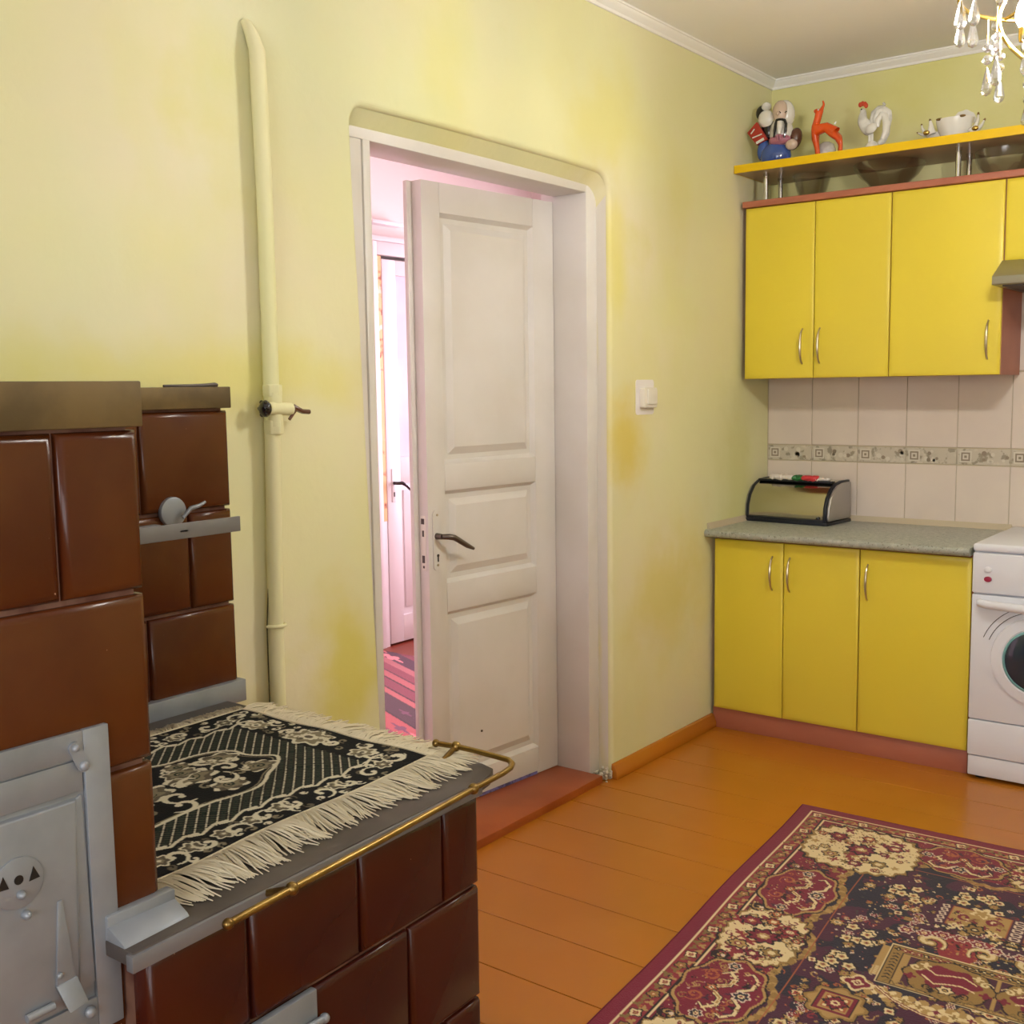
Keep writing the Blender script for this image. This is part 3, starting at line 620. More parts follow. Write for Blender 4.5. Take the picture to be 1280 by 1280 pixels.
MB().prism([(.0, -.58, .833), (.016, -.58, .833), (.003, -.58, .856), (0, -.58, .856)], (0, .57, 0)).prism([(.0, -.0095, .833), (.0, -.026, .833), (0, -.0125, .855), (0, -.0095, .855)], (1.03, 0, 0)).build('trim_4', 'wgrout', loc=(0, 0, 0))
tag(bpy.data.objects['trim_4'], kind='structure')
# wall units
UY, Uz0, Uz1 = -.309, 1.437, 2.135
def wall_unit(name, xs, z0, handles, label):
    r = thing(name, ((xs[0]+xs[-1])/2, -.15, z0), label, 'cabinet', 'yellow wall cabinets')
    t = .016; a, b = xs[0], xs[-1]
    MB().box((a, UY+.0175, z0), (a+t, -.010, Uz1)).box((b-t, UY+.0175, z0), (b, -.010, Uz1)).box((a+t, -.02, z0+t), (b-t, -.010, Uz1-t)).box((a+t, UY+.0175, z0+.001), (b-t, -.010, z0+t)).box((a+t, UY+.0175, Uz1-t), (b-t, -.010, Uz1)).build('carcass', 'pear', r)
    for (p, q), hx in zip(zip(xs, xs[1:]), handles):
        d = front(p, q, UY, z0+.001, Uz1-.002, r)
        if hx: bow_handle(hx, UY, 1.565, .14, d)
x0 = .027
wall_unit('wall_cabinet', [x0, x0+.300, x0+.603], Uz0, [x0+.300-.043, x0+.300+.030], 'yellow two-door wall cabinet in the room corner')
wall_unit('wall_cabinet', [x0+.604, x0+1.011], Uz0, [x0+1.011-.043], 'yellow single-door wall cabinet beside the cooker hood')
wall_unit('wall_cabinet', [x0+1.013, x0+1.613], 1.845, [None], 'short yellow wall cabinet above the cooker hood')
tag(MB().box((.018, -.318, 2.136), (1.66, -.008, 2.161)).build('cabinet_top_board', 'pear', loc=(.8, -.16, 2.136), bevel=.003), 'long brown board across the tops of the yellow wall cabinets', 'board')
# display shelf on chrome posts
sh = thing('display_shelf', (.8, -.18, 2.161), 'yellow-edged display shelf raised on chrome posts over the wall cabinets', 'shelf')
MB().box((.006, -.362, 2.271), (1.66, -.01, 2.301)).build('shelf_board', 'shelf_board', sh)
MB().box((.003, -.366, 2.270), (1.66, -.3615, 2.302)).box((.003, -.3615, 2.270), (.006, -.01, 2.302)).build('edge_band', 'yellow_edge', sh, bevel=.001)
for x, y in ((.103, -.275), (.103, -.13), (.862, -.275), (.862, -.13), (1.5, -.275), (1.5, -.13)):
    p = MB().tube([(x, y, 2.161), (x, y, 2.271)], .0105, 16).tube([(x, y, 2.258), (x, y, 2.271)], .0125, 16).build('post', 'chrome', sh)
# cooker hood
hx0, hx1 = 1.040, 1.636
hd = thing('cooker_hood', (1.34, -.2, 1.747), 'flat grey metal cooker hood under the short yellow cabinet', 'cooker hood')
MB().prism([(hx0, -.01, 1.748), (hx0, -.462, 1.748), (hx0, -.465, 1.752), (hx0, -.465, 1.778), (hx0, -.335, 1.843), (hx0, -.01, 1.843)], (hx1-hx0, 0, 0)).build('hood_body', 'hood', hd, bevel=.002)
MB().box((hx0+.03, -.44, 1.7435), (hx1-.03, -.04, 1.7485)).build('filter', 'iron', hd)
q0 = Vector((hx0+.11, -.40, 1.8135)); MB().tube([q0, q0+Vector((.10, 0, 0))], .004, 8, flat=.6).build('control_slider', 'black', hd)
# washing machine
wx0, wx1, wy, wz = 1.036, 1.496, -.588, .850
wm = thing('washing_machine', ((wx0+wx1)/2, -.3, 0), 'white front-loading washing machine standing at the end of the worktop', 'washing machine')
MB().box((wx0+.002, wy+.02, .012), (wx1-.002, -.03, .822)).build('cabinet', 'wm', wm, bevel=.004)
MB().box((wx0, wy+.002, .822), (wx1, -.02, wz)).build('lid', 'wm', wm, bevel=.010, seg=3)
MB().box((wx0+.002, wy, .676), (wx1-.002, wy+.03, .818)).build('control_panel', 'wm2', wm, bevel=.005)
MB().box((wx0+.002, wy+.004, .222), (wx1-.002, wy+.03, .670)).build('front_panel', 'wm', wm, bevel=.004)
MB().box((wx0+.002, wy+.002, .090), (wx1-.002, wy+.03, .218)).build('service_flap', 'wm', wm, bevel=.004)
MB().box((wx0+.004, wy+.006, .014), (wx1-.004, wy+.03, .086)).build('kick_panel', 'wm2', wm, bevel=.004)
for fx_, fy_ in ((wx0+.04, wy+.05), (wx1-.04, wy+.05), (wx0+.04, -.08), (wx1-.04, -.08)): MB().tube([(fx_, fy_, 0), (fx_, fy_, .014)], .02, 12).build('foot', 'black', wm)
MB().tube([(wx0+.030, wy+.004, .646), (wx0+.036, wy-.020, .644), (wx0+.06, wy-.028, .642), ((wx0+wx1)/2, wy-.030, .636), (wx1-.06, wy-.028, .642), (wx1-.036, wy-.020, .644), (wx1-.030, wy+.004, .646)], [.012, .014, .015, .016, .015, .014, .012], 12).build('door_handle', 'wm2', wm)
pc = ((wx0+wx1)/2-.004, wy, .454)
prr = MB()
MB().lathe([(.155, 0), (.152, .010), (.118, .016), (.112, .012)], (pc[0], wy+.004, pc[2]), 48, axis=(0, -1, 0)).build('porthole_ring', 'wm', wm)
MB().lathe([(.114, 0), (.113, .014), (.106, .018), (.104, .014)], (pc[0], wy+.002, pc[2]), 48, axis=(0, -1, 0)).build('seal', 'wm_ring', wm)
MB().lathe([(.105, .008), (.104, .015), (.085, .022), (.05, .027), (.005, .028)], (pc[0], wy+.002, pc[2]), 48, axis=(0, -1, 0)).build('porthole_glass', 'wm_glass', wm, smooth=60)
for rr_ in (.172, .192):
    MB().tube([(pc[0]+rr_*math.cos(a), wy+.003, pc[2]+rr_*math.sin(a)) for a in [R(100+k*4) for k in range(16)]], .0012, 6).build('arc_groove', 'gap', wm)
for z, m_ in ((.762, 'wm2'), (.735, 'red')):
    c = ony(1235, 712 if m_ == 'wm2' else 724, wy); MB().tube([(c.x, wy+.002, c.z), (c.x, wy-.006, c.z)], .013, 16, flat=.75).build('button', m_, wm, bevel=.002)
# bread box, turned a little on the worktop
bb = thing('bread_box', (.20, -.14, .833), 'polished steel roll-top bread box with dark trim on the worktop', 'bread box')
bb.rotation_euler = (0, 0, R(-4.5))
BW = .185; ORG = Vector((0, 0, 0))
pf = [(-.105, .012), (-.110, .03), (-.106, .07), (-.09, .11), (-.06, .145), (-.02, .166), (.03, .174), (.105, .174), (.105, .012)]
MB().prism([(-BW+.014, y, z) for y, z in pf], (2*BW-.028, 0, 0)).build('roll_lid', 'steel', bb, smooth=50)
pf2 = [(y*1.04, z*1.02) for y, z in pf]
for s in (-1, 1):
    MB().prism([(s*(BW-.014), y, z) for y, z in pf2], (s*.012, 0, 0)).build('end_trim', 'navy', bb, bevel=.002)
    e = MB().prism([(s*(BW-.003), y*.95, .006+z*.94) for y, z in pf], (s*.014, 0, 0)).build('end_cap', 'steel_end', bb, bevel=.006)
MB().box((-BW-.004, -.116, .0), (BW+.006, .112, .013)).box((-BW+.01, -.1165, .012), (BW-.01, -.108, .024)).build('base', 'navy', bb, bevel=.002)
MB().box((-BW+.014, -.03, .168), (BW-.014, .0, .177)).build('top_rail', 'navy', bb, bevel=.002)
MB().ball((BW-.035, -.115, .03), (.008, .006, .006)).build('lid_knob', 'navy', bb)
zt_ = .833+.176
bg = thing('crumpled_bag', (.19, -.165, zt_), 'crumpled white plastic bag with green and red print on the bread box', 'bag')
def crumple(x0, x1, y, z, r, seed, nm, m):
    rr = random.Random(seed); n = 12; pts = []; rs = []
    for k in range(n+1):
        t = k/n; pts.append((x0+(x1-x0)*t, y+rr.uniform(-.006, .006)-.06*t*0, z+rr.uniform(-.002, .002))); rs.append(r*rr.uniform(.75, 1.15)*(1 if 0 < k < n else .6))
    return MB().tube(pts, rs, 12, flat=.62).build(nm, m, bg, smooth=80)
crumple(.085, .205, -.158, zt_+.011, .021, 1, 'white_film', 'paper'); crumple(.20, .236, -.166, zt_+.010, .020, 2, 'green_print', 'green'); crumple(.230, .305, -.170, zt_+.010, .019, 3, 'red_print', 'redwrap'); crumple(.295, .345, -.168, zt_+.007, .012, 5, 'white_film', 'paper')
# ================================================================== THINGS ON THE SHELF
FY = -.24; SZ = 2.302
def F(u, v, dy=0): return ony(u, v, FY+dy)
def px_m(): return (F(1010, 170)-F(1000, 170)).length/10
k = px_m()
def dec(u, v): return 920+u/8, 100+v/8            # reading of the enlarged figurine picture
def Fd(u, v, dy=0): return F(*dec(u, v), dy)
sg = thing('sage_figurine', (F(969, 190).x, FY, SZ), 'porcelain old man figurine with black beard and blue robe', 'figurine')
c = Fd(400, 790); bx_ = c.x
MB().lathe([(.046, 0), (.056, .010), (.064, .035), (.060, .060), (.048, .078), (.040, .084)], (bx_, FY, SZ), 24, squash=(1, .8)).build('blue_robe', 'blue', sg)
sl = Fd(275, 700); MB().ball(sl, (.026, .024, .045), ('Y', .15)).build('blue_sleeve', 'blue', sg)
t = Fd(450, 560, -.004); MB().ball((t.x, FY, t.z+.012), (.050, .040, .066)).build('white_torso', 'porcelain', sg)
t = Fd(470, 600, -.012); MB().ball((t.x-.01, FY-.022, t.z), (.048, .025, .022)).build('lilac_collar', 'pink', sg)
hd_ = Fd(475, 345); hc = Vector((hd_.x, FY-.006, hd_.z))
MB().ball(hc+Vector((.004, .006, -.002)), (.044, .036, .058)).build('white_hood', 'porcelain', sg)
MB().ball(hc+Vector((-.003, -.016, .006)), (.033, .028, .046)).ball(hc+Vector((-.003, -.044, -.004)), (.006, .008, .009)).build('face', 'skin', sg)
MB().ball(Fd(475, 245, -.004), (.022, .018, .010)).build('hair', 'ink', sg)
for s, u0 in ((-1, 405), (1, 490)):
    p = [Fd(448+s*4, 392, -.048), Fd(448+s*38, 400, -.046), Fd(448+s*52, 440, -.044), Fd(440+s*55, 510, -.046), Fd(430+s*52, 575, -.046)]
    MB().tube(p, [.005, .006, .006, .006, .003], 8).build('moustache', 'ink', sg)
    e0, e1 = Fd(468+s*42, 318, -.046), Fd(468+s*22, 330, -.048)
    MB().tube([e0, (e0+e1)/2+Vector((0, 0, .004)), e1], .0022, 6).build('brow', 'ink', sg)
p = [Fd(440, 415, -.046), Fd(438, 470, -.048), Fd(432, 540, -.05)]; MB().tube(p, [.012, .013, .006], 10).build('beard', 'porcelain', sg)
for s in (-1, 1): MB().tube([Fd(428+s*14, 545, -.050), Fd(428+s*12, 600, -.050)], [.005, .004], 8).build('tassel', 'pink', sg)
q = Fd(585, 590, .012); MB().ball(q, (.030, .026, .045), ('Y', .35)).build('brown_sack', 'brown_glaze', sg)
q = Fd(555, 645, -.022); MB().ball(q, (.026, .018, .022)).build('hand', 'skin', sg)
q = Fd(300, 388, -.01); MB().ball(q, (.034, .018, .035)).build('white_peach', 'porcelain', sg)
q = Fd(262, 330, .008); MB().ball(q, (.028, .016, .030)).build('black_hair_knot', 'ink', sg)
q = Fd(303, 268, .002); MB().ball(q, (.021, .016, .018)).build('grey_stopper', 'porc_grey', sg)
q = Fd(320, 500, .006); MB().ball(q, (.030, .022, .050)).build('dark_sleeve', 'ink', sg)
bxp = [Fd(110, 530, -.028), Fd(205, 420, -.028), Fd(310, 590, -.028), Fd(205, 650, -.028)]
MB().prism(bxp, (0, .016, 0)).build('red_box', 'redlac', sg, bevel=.001)
for a, b, ww in (((150, 540), (185, 490), .003), ((165, 580), (260, 540), .003), ((205, 632), (280, 588), .006)):
    d0, d1_ = Fd(*a, -.0285), Fd(*b, -.0285); MB().tube([d0, d1_], ww, 6).build('pale_print', 'porcelain', sg)

dr = thing('deer_figurine', (F(1032, 185).x, FY, SZ), 'orange glazed long-necked deer figurine standing on the shelf', 'figurine')
V = [(960, 480), (890, 475), (815, 500), (780, 540), (800, 620), (832, 735)]       # rump, back, chest, leg
V += [(785, 470), (815, 400), (838, 345), (822, 310), (775, 308)]                   # neck, head, nose
V += [(862, 282), (880, 245), (868, 205)]                                           # horn
V += [(1000, 520), (1035, 590), (1050, 650), (1045, 715)]                           # hind leg
vs = [Fd(a, b, 0) for a, b in V]
vs[5].z = SZ; vs[17].z = SZ
far = [Fd(795, 560, .02), Fd(805, 640, .024), Fd(815, 735, .024), Fd(1010, 560, .02), Fd(1045, 640, .024), Fd(1035, 715, .024)]
far[2].z = SZ; far[5].z = SZ
rad = [.022, .020, .023, .022, .013, .007, .019, .015, .013, .014, .006, .007, .005, .003, .020, .013, .008, .007, .016, .010, .007, .016, .010, .007]
es = [(0, 1), (1, 2), (2, 3), (3, 4), (4, 5), (2, 6), (6, 7), (7, 8), (8, 9), (9, 10), (8, 11), (11, 12), (12, 13), (0, 14), (14, 15), (15, 16), (16, 17), (3, 18), (18, 19), (19, 20), (14, 21), (21, 22), (22, 23)]
ORGd = ORG.copy()
skin('deer_body', vs+far, es, rad, 'orange', dr)
MB().ball(Fd(823, 298, -.012), .0035).build('eye', 'porcelain', dr)
MB().tube([Fd(985, 440), Fd(1003, 415)], [.004, .002], 6).build('tail', 'porc_grey', dr)
q = F(1033, 180, .075); tag(MB().lathe([(.022, 0), (.026, .004), (.036, .025), (.038, .05), (.030, .072), (.014, .082), (.003, .084)], (q.x, FY+.075, SZ), 20).build('glass_ornament', 'porc_grey', loc=(q.x, FY+.075, SZ)), 'round whitish glass ornament behind the orange deer', 'ornament')

def Rd(u, v, dy=0): return F(1060+u/5.818, 110+v/5.818, dy)
rs = thing('rooster_figurine', (Rd(170, 400).x, FY, SZ), 'white and grey porcelain rooster figurine with red comb', 'figurine')
q = Rd(175, 400); MB().lathe([(.034, 0), (.036, .006), (.030, .020), (.022, .034), (.014, .042)], (q.x, FY, SZ), 20, squash=(1, .8)).build('stand', 'porcelain', rs)
V = [(160, 290), (128, 275), (102, 240), (108, 195), (112, 160), (86, 162), (198, 275), (170, 350)]
skin('rooster_body', [Rd(a, b) for a, b in V], [(0, 1), (1, 2), (2, 3), (3, 4), (4, 5), (0, 6), (0, 7)], [.030, .028, .022, .016, .014, .003, .022, .018], 'porc_grey', rs)
def plume(pts, r, m='porc_grey', dy=0):
    n = len(pts); MB().tube([Rd(a, b, dy) for a, b in pts], [r*(.55+.6*math.sin(math.pi*(i+.4)/n)) for i in range(n)], 10, flat=.8).build('tail_feather', m, rs)
plume([(200, 285), (178, 235), (190, 185), (228, 150), (262, 140)], .012, dy=.004)
plume([(205, 280), (196, 225), (222, 175), (262, 158), (292, 180), (300, 225), (292, 275)], .013)
plume([(212, 285), (218, 230), (246, 195), (270, 205), (278, 255), (272, 320), (250, 370)], .013, 'porcelain', -.006)
plume([(292, 270), (280, 330), (252, 385), (225, 405)], .012, dy=.004)
plume([(255, 130), (268, 120), (256, 108)], .006)
for a, b in ((90, 122), (106, 114), (124, 118), (132, 128)): MB().ball(Rd(a, b), (.008, .006, .010)).build('comb', 'redcomb', rs)
MB().ball(Rd(96, 180, -.004), (.004, .004, .008)).build('wattle', 'redcomb', rs)
MB().ball(Rd(98, 155, -.013), .0028).build('eye', 'ink', rs)
MB().ball(Rd(170, 292, -.026), (.024, .008, .018), ('Y', -.5)).build('wing', 'porcelain', rs)
for dx in (-8, 10): MB().tube([Rd(165+dx, 335), Rd(165+dx, 395)], .006, 8).build('leg', 'porcelain', rs)

lo = thing('lotus_bowl', (Rd(760, 330).x, FY, SZ), 'white porcelain lotus dish with brown-tipped petals on the shelf', 'dish')
q = Rd(775, 320); MB().lathe([(.034, 0), (.042, .008), (.058, .040), (.068, .080), (.063, .080), (.053, .040), (.020, .012)], (q.x, FY, SZ), 32, squash=(1, .8)).build('bowl', 'porcelain', lo, smooth=60)
q2 = Rd(640, 320); MB().lathe([(.022, 0), (.028, .006), (.042, .026), (.048, .044), (.044, .044), (.034, .02), (.008, .008)], (q2.x, FY+.045, SZ), 24).build('small_bowl', 'porcelain', lo, smooth=60)
def fan(u0, u1, v0, v1, dy):       # scalloped rear petal
    c_, t_ = Rd((u0+u1)/2, v1, dy), Rd((u0+u1)/2, v0, dy); hw = (Rd(u1, v1, dy)-Rd(u0, v1, dy)).length/2; h_ = t_.z-c_.z
    P = [Vector((c_.x+hw*math.cos(a), c_.y, c_.z+h_*math.sin(a)*(1+.04*math.cos(9*a)))) for a in [math.pi*k_/28 for k_ in range(29)]]
    MB().prism(P, (0, .006, 0)).build('rear_petal', 'porcelain', lo, bevel=.002)
fan(750, 935, 160, 262, .07)
def curl(pts, r, dy):
    n = len(pts); P = [Rd(a, b, dy) for a, b in pts]
    for p in P: p.z = max(p.z, SZ+.004)
    MB().tube(P, [r*(1-.8*i/(n-1)) for i in range(n)], 10, flat=.7).build('petal', 'porcelain', lo)
    MB().tube([P[-1]*.75+P[-2]*.25, P[-1]+(P[-1]-P[-2])*.12], [r*.34, r*.16], 8).build('petal_tip', 'gilt', lo)
curl([(585, 335), (555, 320), (540, 295), (535, 265)], .014, -.03); curl([(610, 335), (604, 300), (602, 265), (596, 230)], .016, -.015); curl([(560, 345), (530, 338), (503, 325)], .010, -.03)
curl([(890, 318), (925, 285), (945, 235), (948, 182)], .017, -.01); curl([(900, 322), (945, 300), (975, 265), (996, 224)], .015, -.03)
for a in (R(228), R(305)): MB().ball((q.x+.0665*math.cos(a), FY+.0535*math.sin(a), SZ+.079), (.013, .005, .005)).build('gilt_rim_mark', 'gilt', lo)
for u, v in ((570, 325), (925, 292)): MB().ball(Rd(u, v, -.05), (.012, .008, .009)).build('gilt_knob', 'gold', lo)
q = F(938, 206, 0); tag(MB().tube(arc((q.x, -.30, SZ+.004), .016, 0, 2*math.pi*.97, 20, 'xy'), .0035, 8).build('napkin_ring', 'porcelain', loc=(q.x, -.30, SZ)), 'small pale ring lying at the wall end of the shelf', 'ring')

# cut-glass bowls under the shelf
def gbowl(u, prof, label, yy=-.18):
    q = ony(u, 225, yy); zb = 2.1615
    m = MB(); seg = 32
    outer = prof; inner = [(max(r-.004, .003), h+.004) for r, h in prof][::-1]
    m.lathe(outer+inner, (q.x, yy, zb), seg)
    o = m.build('glass_bowl', 'cutglass', loc=(q.x, yy, zb), smooth=20); tag(o, label, 'bowl', 'cut glass bowls'); return o
gbowl(1015, [(.040, 0), (.046, .006), (.060, .04), (.072, .085), (.078, .10)], 'deep cut glass bowl beside the corner chrome posts', -.15)
gbowl(1111, [(.060, 0), (.066, .008), (.080, .030), (.108, .055), (.130, .085), (.136, .098)], 'wide footed cut glass bowl below the rooster')
gbowl(1255, [(.050, 0), (.062, .008), (.088, .035), (.100, .065), (.104, .092)], 'rounded cut glass bowl above the cooker hood')

# ================================================================== CHANDELIER
CX, CY = 1.56, -1.95
chn = thing('crystal_chandelier', (CX, CY, RZ), 'gilt brass chandelier hung with clear crystal drops', 'chandelier')
MB().lathe([(.006, -.50), (.010, -.46), (.006, -.42), (.006, -.05), (.05, -.035), (.055, 0)], (CX, CY, RZ), 20).build('stem', 'gold', chn)
rz_ = 2.245; RR_ = .225
MB().tube(arc((CX, CY, rz_), RR_, 0, 2*math.pi, 48, 'xy'), .005, 8, cap=False).build('ring', 'gold', chn)
for kk in range(6):
    a = kk*math.pi/3+.35; dv = Vector((math.cos(a), math.sin(a), 0)); c = Vector((CX, CY, 0))
    pts = [c+dv*(.02+.125*math.sin(math.pi*t)**.8)+Vector((0, 0, 2.325-.265*t)) for t in [i/16 for i in range(17)]]
    MB().tube(pts, .005, 8).build('hoop', 'gold', chn)
    MB().tube([c+Vector((0, 0, 2.30)), c+dv*.12+Vector((0, 0, 2.255)), c+dv*RR_+Vector((0, 0, rz_))], .004, 8).build('arm', 'gold', chn)
    q = c+dv*.095+Vector((0, 0, 2.17)); b = MB().lathe([(.008, 0), (.010, .01), (.010, .03)], q-Vector((0, 0, .03)), 12).build('candle_socket', 'gold', chn)
    MB().lathe([(.008, 0), (.015, .014), (.017, .028), (.012, .048), (.004, .064), (.001, .068)], q, 14).build('bulb', 'bulb', b)
def drop(p, h, r, n=8):
    return MB().lathe([(.001, -h), (r*.75, -h*.93), (r, -h*.78), (r*.8, -h*.55), (r*.35, -h*.2), (.001, 0)], p, n)
def bead(p, r): return MB().ball(p, (r, r*.7, r), seg=8, rings=5)
drop0 = bead0 = None
def hang(p, drops, tilt=0):
    z = p.z
    for kind, size in drops:
        if kind == 'b':
            bead(Vector((p.x, p.y, z-size)), size).build('crystal_bead', 'crystal_t', chn, smooth=0); z -= 2*size+.004
        elif kind == 'w':
            MB().tube([(p.x, p.y, z), (p.x, p.y, z-size)], .0008, 5).build('wire', 'gold', chn); z -= size
        else:
            drop(Vector((p.x, p.y, z)), size, size*.2).build('crystal_drop', 'crystal_t', chn, smooth=0); z -= size
MAT['crystal_t'] = thin_glass('crystal_clear', (.97, .97, .98, 1), .45, .12)
for kk in range(18):
    a = 2*math.pi*kk/18+.1; p = Vector((CX+RR_*math.cos(a), CY+RR_*math.sin(a), rz_-.004))
    hang(p, [('b', .011), ('d', .060)] if kk % 2 else [('w', .004), ('d', .066)])
for kk in range(12):
    a = 2*math.pi*kk/12+.2; p = Vector((CX+.165*math.cos(a), CY+.165*math.sin(a), 2.20)); hang(p, [('w', .05), ('b', .010), ('b', .011), ('d', .062)])
for kk in range(8):
    a = 2*math.pi*kk/8; p = Vector((CX+.085*math.cos(a), CY+.085*math.sin(a), 2.095)); hang(p, [('b', .012), ('b', .010), ('w', .02), ('d', .055)])
    p = Vector((CX+.05*math.cos(a), CY+.05*math.sin(a), 2.28)); hang(p, [('b', .012), ('d', .07), ('d', .07)])
hang(Vector((CX, CY, 2.06)), [('b', .014), ('w', .01), ('d', .07)])
# ================================================================== WOVEN PATTERNS (vertex colours on a fine grid)
class Canvas:
    def __init__(c, W, L, res, bg):
        c.W, c.L, c.res = W, L, res; c.nx, c.ny = int(W/res)+1, int(L/res)+1
        c.xs = np.linspace(0, W, c.nx); c.ys = np.linspace(0, L, c.ny)
        c.a = np.empty((c.ny, c.nx, 3), np.float32); c.a[:] = bg[:3]
    def win(c, x0, x1, y0, y1):
        i0, i1 = np.searchsorted(c.xs, (x0, x1)); j0, j1 = np.searchsorted(c.ys, (y0, y1))
        i1 = min(i1+1, c.nx); j1 = min(j1+1, c.ny)
        if i0 >= i1 or j0 >= j1: return None
        X, Y = np.meshgrid(c.xs[i0:i1], c.ys[j0:j1]); return c.a[j0:j1, i0:i1], X, Y
    def rect(c, x0, y0, x1, y1, col):
        w = c.win(x0, x1, y0, y1)
        if w: w[0][(w[1] >= x0) & (w[1] <= x1) & (w[2] >= y0) & (w[2] <= y1)] = col[:3]
    def lobe(c, x, y, r, n, depth, col, sx=1, sy=1, ph=0, rot=0):      # lobed disc (n = 0: ellipse)
        m = r*(1+abs(depth))*max(sx, sy); w = c.win(x-m, x+m, y-m, y+m)
        if not w: return
        dx, dy = w[1]-x, w[2]-y; ca, sa = math.cos(rot), math.sin(rot)
        u, v = (dx*ca+dy*sa)/sx, (-dx*sa+dy*ca)/sy; th = np.arctan2(v, u)
        R_ = r*(1+depth*np.cos(n*th+ph)) if n else r
        w[0][u*u+v*v <= R_*R_] = col[:3]
    def poly(c, P, col):
        P = np.array(P); w = c.win(P[:, 0].min(), P[:, 0].max(), P[:, 1].min(), P[:, 1].max())
        if not w: return
        X, Y = w[1], w[2]; ins = np.zeros(X.shape, bool); n = len(P)
        for i in range(n):
            (xa, ya), (xb, yb) = P[i], P[(i+1) % n]
            if ya == yb: continue
            ins ^= ((ya > Y) != (yb > Y)) & (X < (xb-xa)*(Y-ya)/(yb-ya)+xa)
        w[0][ins] = col[:3]
    def line(c, P, wd, col):
        for k, ((xa, ya), (xb, yb)) in enumerate(zip(P, P[1:])):
            ww = wd[k] if isinstance(wd, (list, tuple)) else wd
            w = c.win(min(xa, xb)-ww, max(xa, xb)+ww, min(ya, yb)-ww, max(ya, yb)+ww)
            if not w: continue
            dx, dy = xb-xa, yb-ya; l2 = dx*dx+dy*dy+1e-12
            t = np.clip(((w[1]-xa)*dx+(w[2]-ya)*dy)/l2, 0, 1)
            w[0][(w[1]-xa-t*dx)**2+(w[2]-ya-t*dy)**2 <= ww*ww/4] = col[:3]
    def scroll(c, x, y, r, a0, turns, wd, col, flip=1, tail=0):
        P = []
        n = int(26*turns)
        for k in range(n+1):
            t = k/n; a = a0+flip*2*math.pi*turns*t; rr = r*(.18+.82*t); P.append((x+rr*math.cos(a), y+rr*math.sin(a)))
        W_ = [wd*(.6+.9*math.sin(math.pi*min(1, i/n*1.15))) for i in range(n)]
        c.line(P, W_, col); c.lobe(P[0][0], P[0][1], wd*.9, 0, 0, col); return P
    def flower(c, x, y, r, pet, mid, eye, out=None, n=6, sx=1, sy=1, rot=0):
        if out: c.lobe(x, y, r*1.28, n, .16, out, sx, sy, rot, rot)
        c.lobe(x, y, r, n, .18, pet, sx, sy, rot, rot); c.lobe(x, y, r*.5, n, .1, mid, sx, sy, 0, rot); c.lobe(x, y, r*.24, 0, 0, eye, sx, sy)
    def mesh(c, fn, m, name, parent):
        nx, ny = c.nx, c.ny
        S_, T_ = np.meshgrid(c.xs, c.ys); co = fn(S_.ravel(), T_.ravel()).astype(np.float32)
        co -= np.array(ORG, np.float32)
        me = bpy.data.meshes.new(name); me.vertices.add(nx*ny); me.vertices.foreach_set('co', co.ravel())
        idx = np.arange(nx*ny).reshape(ny, nx)
        q = np.stack([idx[:-1, :-1], idx[1:, :-1], idx[1:, 1:], idx[:-1, 1:]], -1).reshape(-1, 4).astype(np.int32); nf = len(q)
        me.loops.add(nf*4); me.loops.foreach_set('vertex_index', q.ravel())
        me.polygons.add(nf); me.polygons.foreach_set('loop_start', np.arange(0, nf*4, 4, dtype=np.int32)); me.polygons.foreach_set('loop_total', np.full(nf, 4, np.int32))
        at = me.attributes.new('col', 'FLOAT_COLOR', 'POINT')
        rgba = np.ones((nx*ny, 4), np.float32); rgba[:, :3] = c.a.reshape(-1, 3); at.data.foreach_set('color', rgba.ravel())
        me.update(); me.validate(); me.materials.append(MAT[m]); me.shade_smooth()
        o = bpy.data.objects.new(name, me); COL.objects.link(o); o.parent = parent; return o

